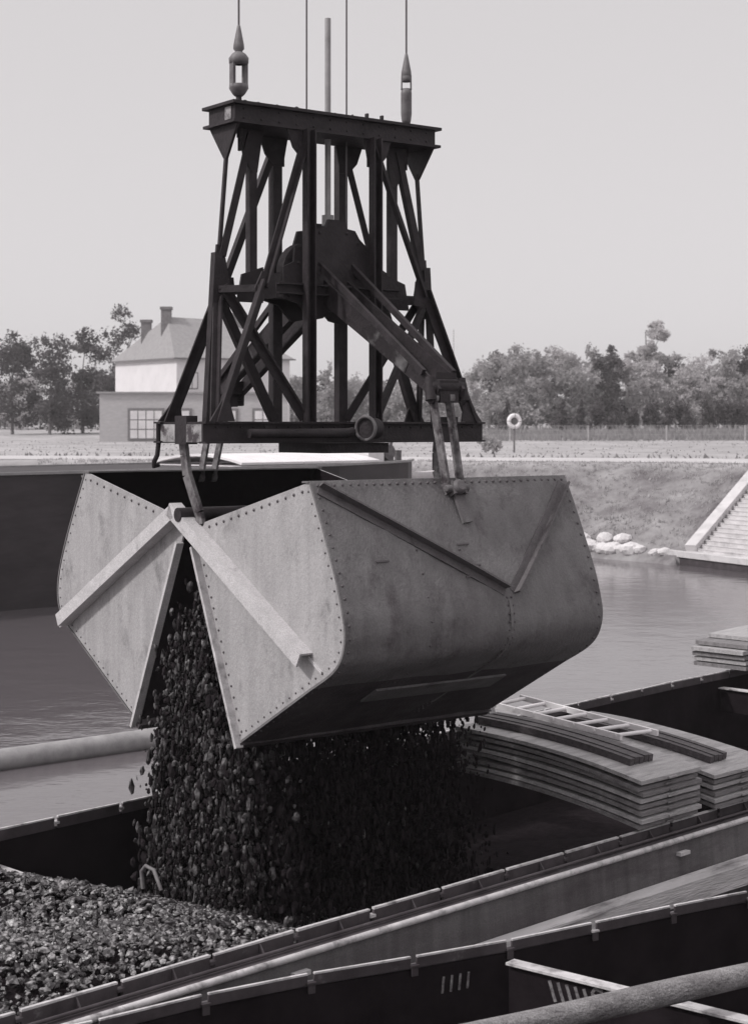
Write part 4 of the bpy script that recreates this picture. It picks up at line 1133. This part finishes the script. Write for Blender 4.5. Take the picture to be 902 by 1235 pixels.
b = MB(); b.box(13.3, 14.0, 1.9, 3.1, 2.85, 3.06); b.tube([(13.65, 1.7, 3.2), (13.65, 3.3, 3.2)], .22, 14); b.tube([(13.3, 1.8, 2.9), (13.3, 1.8, 3.6)], .06, 8)
b.bar((14.0, 2.2, 2.9), (14.2, 2.2, 3.5), .1, .1); b.bar((14.0, 2.8, 2.9), (14.2, 2.8, 3.45), .1, .1)
b.build('winch', M['machine'], bb)
b = MB(); b.tube([(14.5, 2.2, 2.85), (14.5, 2.2, 3.25)], .1, 10); b.build('bollard', M['machine'], bb); b = MB(); b.tube([(14.7, 2.7, 2.85), (14.7, 2.7, 3.2)], .1, 10); b.build('bollard', M['machine'], bb)

# small white boat pulled up beside the barge end
bt0 = at(508, 566, 55.0)
bo = empty('rowing_boat', (bt0.x, bt0.y, float(gz(np.array(bt0.x), np.array(bt0.y))) - .05), .25); bo.scale = (.6, .6, .6); tag(bo, 'small white rowing boat seen between the grab link and the winch', 'boat')
b = MB(); sec = []
for i in range(11):
    k = i / 10; x = (k - .5) * 2.6; hw = .55 * math.sin(math.pi * min(1, k * .85 + .15)) ** .6 if k < 1 else .02
    sh = .55 + .22 * (2 * k - 1) ** 2
    sec.append([V((x, -hw, sh)), V((x, -hw * .8, .25)), V((x, 0, .05 + .1 * (2 * k - 1) ** 2)), V((x, hw * .8, .25)), V((x, hw, sh))])
b.add([p for r_ in sec for p in r_], [(i * 5 + j, (i + 1) * 5 + j, (i + 1) * 5 + j + 1, i * 5 + j + 1) for i in range(10) for j in range(4)], True)
b.build('hull', M['white'], bo)
b = MB()
for x in (-.5, .4): b.box(x - .1, x + .1, -.42, .42, .44, .47)
b.build('thwart', M['woodgrey'], bo)

# ================================================================== FAR BANK: life ring, posts, fence
lr = empty('life_ring_post', (*at(620, 545, 78).xy, -1.2)); tag(lr, 'white life ring hung on a thin dark post on the far bank', 'life ring')
b = MB(); b.tube([(0, 0, 0), (0, 0, 1.25)], .045, 8); b.build('post', M['machine'], lr)
b = MB(); b.torus((0, -.07, 1.48), (0.25, -1, 0), .27, .10, 28, 10); b.build('ring', M['buoy'], lr)
b = MB()
for a in (.8, 2.3, 3.9, 5.5):
    ax = V((.25, -1, 0)).normalized(); aa = ax.orthogonal().normalized(); cc = ax.cross(aa)
    p = V((0, -.07, 1.48)) + (aa * math.cos(a) + cc * math.sin(a)) * .27
    b.torus(p, (aa * -math.sin(a) + cc * math.cos(a)), .103, .012, 14, 5)
b.build('rope_band', M['buoyred'], lr)
b = MB(); b.box(-.16, .16, -.02, .02, 1.2, 1.75); b.build('board', M['machine'], lr)

fn = empty('field_fence', (*at(640, 532, 112).xy, gz(at(640, 532, 112).x, 112.0))); tag(fn, 'low wire fence on pale posts across the field before the trees', 'fence')
fo = fn.location.copy()
for i in range(10):
    x = fo.x - 12 + i * 5.3; y = 112 + .02 * i; z = float(gz(np.array(x), np.array(y)))
    b = MB(); b.tube([(x, y, z - .1), (x + random.uniform(-.04, .04), y, z + 1.15)], .045, 6); b.build('post', M['post'], fn, fo)
for hz in (.5, .8, 1.1):
    b = MB(); b.tube([(fo.x - 12, 112, float(gz(np.array(fo.x - 12), np.array(112.))) + hz), (fo.x + 38, 112.4, float(gz(np.array(fo.x + 38), np.array(112.4))) + hz)], .008, 5); b.build('wire', M['post'], fn, fo)
q = at(547, 500, 140)
b = MB(); b.tube([(0, 0, 0), (0, 0, 9)], [.05, .03], 8)
o = b.build('mast', M['post'], None); o.location = (q.x, q.y, float(gz(np.array(q.x), np.array(q.y)))); tag(o, 'thin tall mast standing among the far trees right of the frame', 'mast')

# ================================================================== TREES
def leafcloud(blobs, n, size, flat=.55):
    big = np.array(blobs)
    sub = []
    for q in big:                       # break every lobe into small uneven tufts
        for _ in range(9):
            d = R.normal(size=3); d /= np.linalg.norm(d); c = q[:3] + d * q[3:6] * R.uniform(.3, 1.08)
            k = R.uniform(.18, .46); sub.append((*c, q[3] * k, q[4] * k, q[5] * k * 1.1))
    B = np.array(sub); wts = (B[:, 3] * B[:, 4] * B[:, 5]) ** .7; wts /= wts.sum()
    idx = R.choice(len(B), n, p=wts); B = B[idx]
    c = B[:, :3] + R.normal(size=(n, 3)) * B[:, 3:6] * .62
    a = R.normal(size=(n, 3)); a /= np.linalg.norm(a, axis=1)[:, None]
    e = np.cross(a, R.normal(size=(n, 3))); e /= np.linalg.norm(e, axis=1)[:, None]
    s = size * R.uniform(.5, 1.35, n)[:, None]
    v = np.stack([c - a * s, c + e * s * flat, c + a * s, c - e * s * flat], 1).reshape(-1, 3)
    f = np.arange(n * 4).reshape(-1, 4); return v, f
def tree(px, d, hgt, cw, kind, m, label, group, dens=1.0, cat='tree', name='broadleaf_tree'):
    x = (px - CX) / F * d; z = float(gz(np.array(x), np.array(float(d))))
    t = empty(name, (x, d, z)); tag(t, label, cat, group)
    rr = random.Random(int(px * 7 + d))
    blobs = []; limbs = []
    if kind == 'round':
        th = hgt * .28
        for i in range(15):
            k = rr.uniform(.25, 1.0); ang = rr.uniform(0, 6.28); rad = cw * .5 * (1 - .75 * abs(k - .5)) * rr.uniform(.25, .75)
            br = cw * rr.uniform(.15, .27)
            k = rr.uniform(0, 1) if i > 3 else i * .09; c = (rad * math.cos(ang), rad * math.sin(ang), hgt * (.14 + .74 * k))
            blobs.append((*c, br, br, br * rr.uniform(.6, .9))); limbs.append(c)
        blobs.append((0, 0, hgt * .93, cw * .14, cw * .14, hgt * .08))
    elif kind == 'cone':
        for i in range(9):
            k = i / 8; br = cw * .5 * (1 - k * .85) * rr.uniform(.8, 1.1)
            blobs.append((rr.uniform(-.12, .12) * cw, rr.uniform(-.12, .12) * cw, hgt * (.1 + .86 * k), br, br, hgt * .09))
    elif kind == 'spindly':
        for i in range(11):
            k = rr.uniform(.5, 1.0); ang = rr.uniform(0, 6.28); rad = cw * .5 * rr.uniform(.1, .8)
            br = cw * rr.uniform(.12, .24); c = (rad * math.cos(ang), rad * math.sin(ang), hgt * k)
            blobs.append((*c, br, br, br * .75)); limbs.append(c)
    elif kind == 'bush':
        for i in range(6):
            ang = rr.uniform(0, 6.28); rad = cw * .3 * rr.uniform(0, 1); br = cw * rr.uniform(.22, .34)
            blobs.append((rad * math.cos(ang), rad * math.sin(ang), hgt * rr.uniform(.3, .7), br, br, hgt * .3))
    n = int(2600 * dens * max(.35, min(2.2, hgt * cw / 22)))
    v, f = leafcloud(blobs, n, .135 * (d / 150) + .01)
    npmesh('crown', v, f, m, t)
    b = MB(); tr_ = max(.07, hgt * .018); top = hgt * (.92 if kind in ('spindly', 'cone') else .6)
    lean = rr.uniform(-.15, .15)
    b.tube([(0, 0, -.2), (lean * .2, 0, top * .3), (lean, 0, top * .65), (lean * .6, .1, top)], [tr_, tr_ * .8, tr_ * .5, tr_ * .22], 7)
    for c in limbs[:8]:
        zz = min(c[2] * .72, top * .9)
        b.tube([(lean * .6, 0, zz), ((c[0] + lean) / 2, c[1] / 2, (zz + c[2]) / 2 + .1), (c[0], c[1], c[2])], [tr_ * .4, tr_ * .25, tr_ * .1], 5)
    b.build('trunk', M['trunk'], t)
    return t
GT = 'trees in the belt beyond the field'
specs = [  # px, depth, height, width, kind, material
    (566, 168, 5.2, 3.6, 'round', 'leafpale', 'low pale tree at the left end of the belt beside the frame'),
    (583, 166, 4.8, 3.4, 'round', 'leafmid', 'small grey tree just left of the belt above the life ring'),
    (600, 158, 7.3, 5.4, 'round', 'leafmid', 'broad tree standing above and left of the life ring'),
    (622, 156, 8.1, 5.6, 'round', 'leafmid', 'tall full-crowned tree directly above the life ring'),
    (646, 158, 7.7, 5.2, 'round', 'leafmid', 'rounded tree to the right of the one above the life ring'),
    (668, 160, 7.9, 4.6, 'round', 'leafpale', 'pale upright tree above the right corner of the bucket'),
    (690, 158, 7.5, 5.0, 'round', 'leafmid', 'mid grey tree rising over a pair of dark low shrubs'),
    (713, 161, 8.2, 4.8, 'round', 'leafmid', 'taller tree in the middle of the belt left of the lone spindly tree'),
    (736, 158, 8.1, 4.4, 'round', 'leafdark', 'darkest pointed tree left of the lone spindly tree'),
    (757, 160, 6.8, 5.0, 'round', 'leafpale', 'pale leaning tree under the lone spindly tree on its left'),
    (790, 159, 6.5, 5.2, 'round', 'leafpale', 'pale tree under the lone spindly tree on its right'),
    (815, 160, 7.4, 4.8, 'round', 'leafmid', 'first full tree to the right of the lone spindly tree'),
    (838, 158, 7.2, 5.2, 'round', 'leafpale', 'second full tree to the right of the lone spindly tree'),
    (862, 160, 7.8, 5.0, 'round', 'leafmid', 'tree near the right edge above a solid dark thicket'),
    (886, 158, 7.5, 5.2, 'round', 'leafmid', 'last full tree inside the right edge of the view'),
    (910, 160, 7.9, 5.4, 'round', 'leafdark', 'dark tree cut by the right edge of the view'),
    (778, 163, 10.4, 4.2, 'spindly', 'leafpale', 'lone tall spindly tree topping the whole belt'),
]
for a in specs:
    tree(a[0], a[1], a[2], a[3], a[4], M[a[5]], a[6], GT, 1.25)
# trees filling behind (a back row)
for i, px in enumerate(range(-20, 915, 23)):
    tree(px + random.uniform(-5, 5), 176 + random.uniform(-4, 4), random.uniform(6.6, 8.2) if px > 590 else random.uniform(4.8, 6.4), 5.4, 'round', M[['leafdark', 'leafmid', 'leafpale'][i % 3]],
         'tree of the back row whose crown fills gaps between nearer trees and posts', 'back row of the tree belt', .9)
sh = [(678, 'slim'), (701, 'slim'), (722, 'broad'), (741, 'slim'), (764, 'small'), (785, 'broad'), (806, 'slim'), (823, 'broad'), (857, 'broad'), (873, 'broad'), (890, 'broad'), (610, 'slim')]
for i, (px, k) in enumerate(sh):
    w_ = {'slim': 1.9, 'broad': 2.7, 'small': 1.6}[k]
    tree(px, 147 + (i % 3), {'slim': 2.9, 'broad': 3.1, 'small': 2.3}[k], w_, 'cone' if k == 'slim' else 'bush', M['leafdark'],
         '%s dark shrub before the tree belt, %s' % (k, 'below the left trees near the life ring' if i == 11 else 'the %s one right of the bucket corner' % ['first', 'second', 'third', 'fourth', 'fifth', 'sixth', 'seventh', 'eighth', 'ninth', 'tenth', 'last'][i]),
         'dark shrubs along the foot of the tree belt', 1.6, 'shrub', 'dark_shrub')
for px, dd0, hh, ww_, lab in ((355, 172, 5.4, 4.2, 'grey tree seen between the frame posts left of the middle gap'), (396, 165, 6.6, 3.4, 'pointed tree seen in the arched gap of the frame'),
                          (424, 172, 5.0, 4.4, 'low tree seen right of the arched gap of the frame'), (455, 170, 5.2, 4.6, 'tree half hidden behind the right frame posts'),
                          (487, 168, 5.6, 4.6, 'tree seen under the right lever arm'), (515, 164, 6.3, 4.6, 'tree behind the right foot of the frame'), (543, 160, 6.9, 4.4, 'dark rounded tree right of the frame foot'), (330, 168, 5.0, 4.4, 'low tree right of the house behind the braces')):
    tree(px, dd0, hh, ww_, 'round' if px != 396 else 'cone', M['leafmid'], lab, 'trees behind the grab frame', 1.1)
for px, dd0, hh, lab in ((148, 150, 12, 'dark tall tree at the left of the house'), (100, 155, 10, 'broad tree farther left of the house'), (60, 150, 9, 'leafy tree at the far left of the bank'), (15, 152, 9.5, 'tree at the left edge of the view')):
    tree(px, dd0, hh, 6.0, 'round', M['leafdark'], lab, 'trees left of the house', 1.2)
tree(594, 74, .95, 1.3, 'bush', M['leafmid'], 'small low bush on the bank left of the life ring', None, 1.0, 'bush', 'low_bush')
# tall scrub before the belt
n = 16000
x = R.uniform(-12, 44, n); y = R.uniform(118, 146, n)
k = R.uniform(0, 1, n) < (.25 + .75 * (np.sin(x * .9 + y * .3) * np.sin(y * .5 + x * .2) > -.3)); x = x[k]; y = y[k]; z = gz(x, y)
hh = R.uniform(.25, .9, len(x)) * (.5 + .6 * (y - 118) / 28); a = R.uniform(0, 6.28, len(x)); wd = R.uniform(.05, .14, len(x))
v = np.stack([np.stack([x - wd * np.cos(a), y - wd * np.sin(a), z - .05], 1), np.stack([x + wd * np.cos(a), y + wd * np.sin(a), z - .05], 1),
              np.stack([x + R.normal(0, .12, len(x)), y, z + hh], 1)], 1).reshape(-1, 3)
o = npmesh('scrub', v, np.arange(len(x) * 3).reshape(-1, 3), M['scrub']); tag(o, 'strip of tall pale grass and weeds below the tree belt', 'scrub', kind='stuff')

# ================================================================== HOUSE
hc = V(((213 - CX) / F * 128, 128.0, -1.35))
e1 = V((.955, .296, 0)); e2 = V((-.62, .785, 0))
ho = empty('hip_roof_house', hc, 0); tag(ho, 'pale house with a hipped tile roof and brick chimneys behind the frame', 'house')
LX, LY, EH = 9.0, 9.5, 6.65
def H(a, b_, z): return e1 * a + e2 * b_ + V((0, 0, z))
b = MB(); b.hexa([H(0, 0, 0), H(LX, 0, 0), H(LX, LY, 0), H(0, LY, 0), H(0, 0, EH), H(LX, 0, EH), H(LX, LY, EH), H(0, LY, EH)]); b.build('wall', M['wall'], ho)
b = MB(); ov = .3; RH = 3.45
c = [H(-ov, -ov, EH + .003), H(LX + ov, -ov, EH + .003), H(LX + ov, LY + ov, EH + .003), H(-ov, LY + ov, EH + .003)]
r0, r1 = H(1.35, 3.9, EH + RH), H(LX - 2.6, 4.4, EH + RH - .15)
b.add(c + [r0, r1], [(0, 1, 5, 4), (1, 2, 5), (2, 3, 4, 5), (3, 0, 4), (3, 2, 1, 0)])
rf = b.build('roof', M['roof'], ho)
b = MB(); q = [H(-ov, -ov, EH + .01), H(LX + ov, -ov, EH + .01)]
b.bar(q[0], q[1], .12, .12); b.bar(H(-ov, -ov, EH + .01), H(-ov, LY, EH + .01), .12, .12); b.build('gutter', M['frame'], rf)
for a, bb_, zt_ in ((1.15, 3.7, EH + RH + .75), (.9, 6.3, EH + RH - .15), (LX - 1.4, 4.9, EH + RH + .45)):
    ch_ = MB(); p = H(a, bb_, 0)
    ch_.box(p.x - .38, p.x + .38, p.y - .38, p.y + .38, EH + 1.2, zt_); ch_.box(p.x - .46, p.x + .46, p.y - .46, p.y + .46, zt_ - .2, zt_ + .02)
    ch_.build('chimney', M['brick'], rf)
nf = V((e1.y, -e1.x, 0))
for a in (1.2, 4.1):
    b = MB(); p = H(a, -.02, 4.3); b.bar(p, p + V((0, 0, 1.3)), .95, .06, nf); o = b.build('window', M['frame'], ho)
    b = MB()
    for dx in (-.22, .22): b.bar(p + e1 * dx + nf * .04 + V((0, 0, .08)), p + e1 * dx + nf * .04 + V((0, 0, 1.22)), .36, .02, nf)
    b.build('pane', M['glass'], o)
# annex
ax0 = V(((120 - CX) / F * 118, 118.0, -1.3)); ae = V((1, .05, 0)).normalized(); an = V((.05, -1, 0)).normalized()
an_ = empty('low_annex', ax0); tag(an_, 'low grey brick annex with a flat roof in front of the pale house', 'annex')
AL = (346 - 120) / F * 118; AH = 3.7
b = MB(); q = ae * AL; bk = V((-.05, 1, 0)) * 4
b.hexa([V((0, 0, 0)), q, q + bk, bk, V((0, 0, AH)), q + V((0, 0, AH)), q + bk + V((0, 0, AH)), bk + V((0, 0, AH))]); b.build('wall', M['annex'], an_)
b = MB(); b.hexa([V((-.2, -.2, AH)), q + V((.2, -.2, AH)), q + bk + V((.2, 0, AH)), bk + V((-.2, 0, AH)), V((-.2, -.2, AH + .12)), q + V((.2, -.2, AH + .12)), q + bk + V((.2, 0, AH + .12)), bk + V((-.2, 0, AH + .12))])
b.build('roof', M['roof'], an_)
for a0, wd_ in ((2.15, 2.3), (5.2, 1.2), (8.3, 1.4), (11.0, 1.2)):
    b = MB(); p = ae * (a0 + wd_ / 2) + an * .03; b.bar(p + V((0, 0, .35)), p + V((0, 0, 2.65)), wd_ + .3, .08, an); o = b.build('window', M['frame'], an_)
    b = MB(); nc = max(2, int(wd_ / .55))
    for i in range(nc):
        for j in range(3):
            pp = ae * (a0 + wd_ * (i + .5) / nc) + an * .09 + V((0, 0, .5 + j * .68)); b.bar(pp, pp + V((0, 0, .6)), wd_ / nc - .07, .03, an)
    b.build('pane', M['glass'], o)

# ================================================================== CAMERA, LIGHT, SKY
cam = bpy.data.cameras.new('camera'); co = bpy.data.objects.new('camera', cam); C.objects.link(co)
co.location = (0, 0, 0); co.rotation_euler = (math.pi / 2, 0, 0)
cam.sensor_fit = 'HORIZONTAL'; cam.sensor_width = 36; cam.lens = 36 * F / 902.0
cam.shift_y = -(617.5 - HY) / 902.0
# sensor_fit horizontal: shift is in units of the sensor width
cam.dof.use_dof = True; cam.dof.focus_distance = 12.0; cam.dof.aperture_fstop = 7.0
cam.clip_start = .1; cam.clip_end = 6000
SC.camera = co
EL = math.radians(42); AZ = math.radians(248)       # compass-like: 0 = +Y, clockwise; 248 = from the left, a little behind
sd = V((math.sin(AZ) * math.cos(EL), math.cos(AZ) * math.cos(EL), math.sin(EL)))
sl_ = bpy.data.lights.new('sun', 'SUN'); sl_.energy = 2.3; sl_.angle = math.radians(5); sl_.color = (1, .98, .965)
so = bpy.data.objects.new('sun', sl_); C.objects.link(so); so.rotation_euler = sd.to_track_quat('Z', 'Y').to_euler(); so.location = sd * 50
w = bpy.data.worlds.new('World'); SC.world = w; w.use_nodes = True; nt = w.node_tree
bg = nt.nodes['Background']; bg.inputs['Strength'].default_value = .14
sky = nt.nodes.new('ShaderNodeTexSky'); sky.sky_type = 'NISHITA'; sky.sun_disc = False; sky.sun_elevation = EL; sky.sun_rotation = AZ
sky.air_density = 1.0; sky.dust_density = 2.0; sky.ozone_density = 1.0
bw = nt.nodes.new('ShaderNodeRGBToBW'); nt.links.new(sky.outputs[0], bw.inputs[0])
# black-and-white film: the hazy sky is a nearly even grey
mr = nt.nodes.new('ShaderNodeMath'); mr.operation = 'MULTIPLY_ADD'; mr.inputs[1].default_value = .30; mr.inputs[2].default_value = 4.2
nt.links.new(bw.outputs[0], mr.inputs[0])
ge = nt.nodes.new('ShaderNodeTexCoord'); sx = nt.nodes.new('ShaderNodeSeparateXYZ'); nt.links.new(ge.outputs['Generated'], sx.inputs[0])
zr = nt.nodes.new('ShaderNodeMapRange'); zr.inputs['From Min'].default_value = .30; zr.inputs['From Max'].default_value = 1.0; zr.inputs['To Min'].default_value = .97; zr.inputs['To Max'].default_value = 1.75
nt.links.new(sx.outputs['Z'], zr.inputs['Value'])
mz = nt.nodes.new('ShaderNodeMath'); mz.operation = 'MULTIPLY'; nt.links.new(mr.outputs[0], mz.inputs[0]); nt.links.new(zr.outputs[0], mz.inputs[1]); mr = mz
mu = nt.nodes.new('ShaderNodeMix'); mu.data_type = 'RGBA'; mu.blend_type = 'MULTIPLY'; mu.inputs['Factor'].default_value = 1
nt.links.new(mr.outputs[0], mu.inputs['A']); mu.inputs['B'].default_value = (1.0, .965, .98, 1)
nt.links.new(mu.outputs['Result'], bg.inputs['Color'])
SC.view_settings.view_transform = 'Standard'; SC.view_settings.look = 'None'; SC.view_settings.exposure = 0; SC.view_settings.gamma = 1

if True:
    b = MB(); b.box(-1500, 1500, -200, 3000, -8.5, 14)
    hz_ = bpy.data.materials.new('thin_air'); hz_.use_nodes = True; nt = hz_.node_tree
    nt.nodes.remove(nt.nodes['Principled BSDF']); pv = nt.nodes.new('ShaderNodeVolumePrincipled')
    pv.inputs['Density'].default_value = .00062; pv.inputs['Color'].default_value = (.9, .88, .89, 1); pv.inputs['Anisotropy'].default_value = .2
    nt.links.new(pv.outputs[0], nt.nodes['Material Output'].inputs['Volume'])
    o = b.build('haze', hz_); tag(o, 'thin pale haze over the canal and far trees', 'haze', kind='stuff')
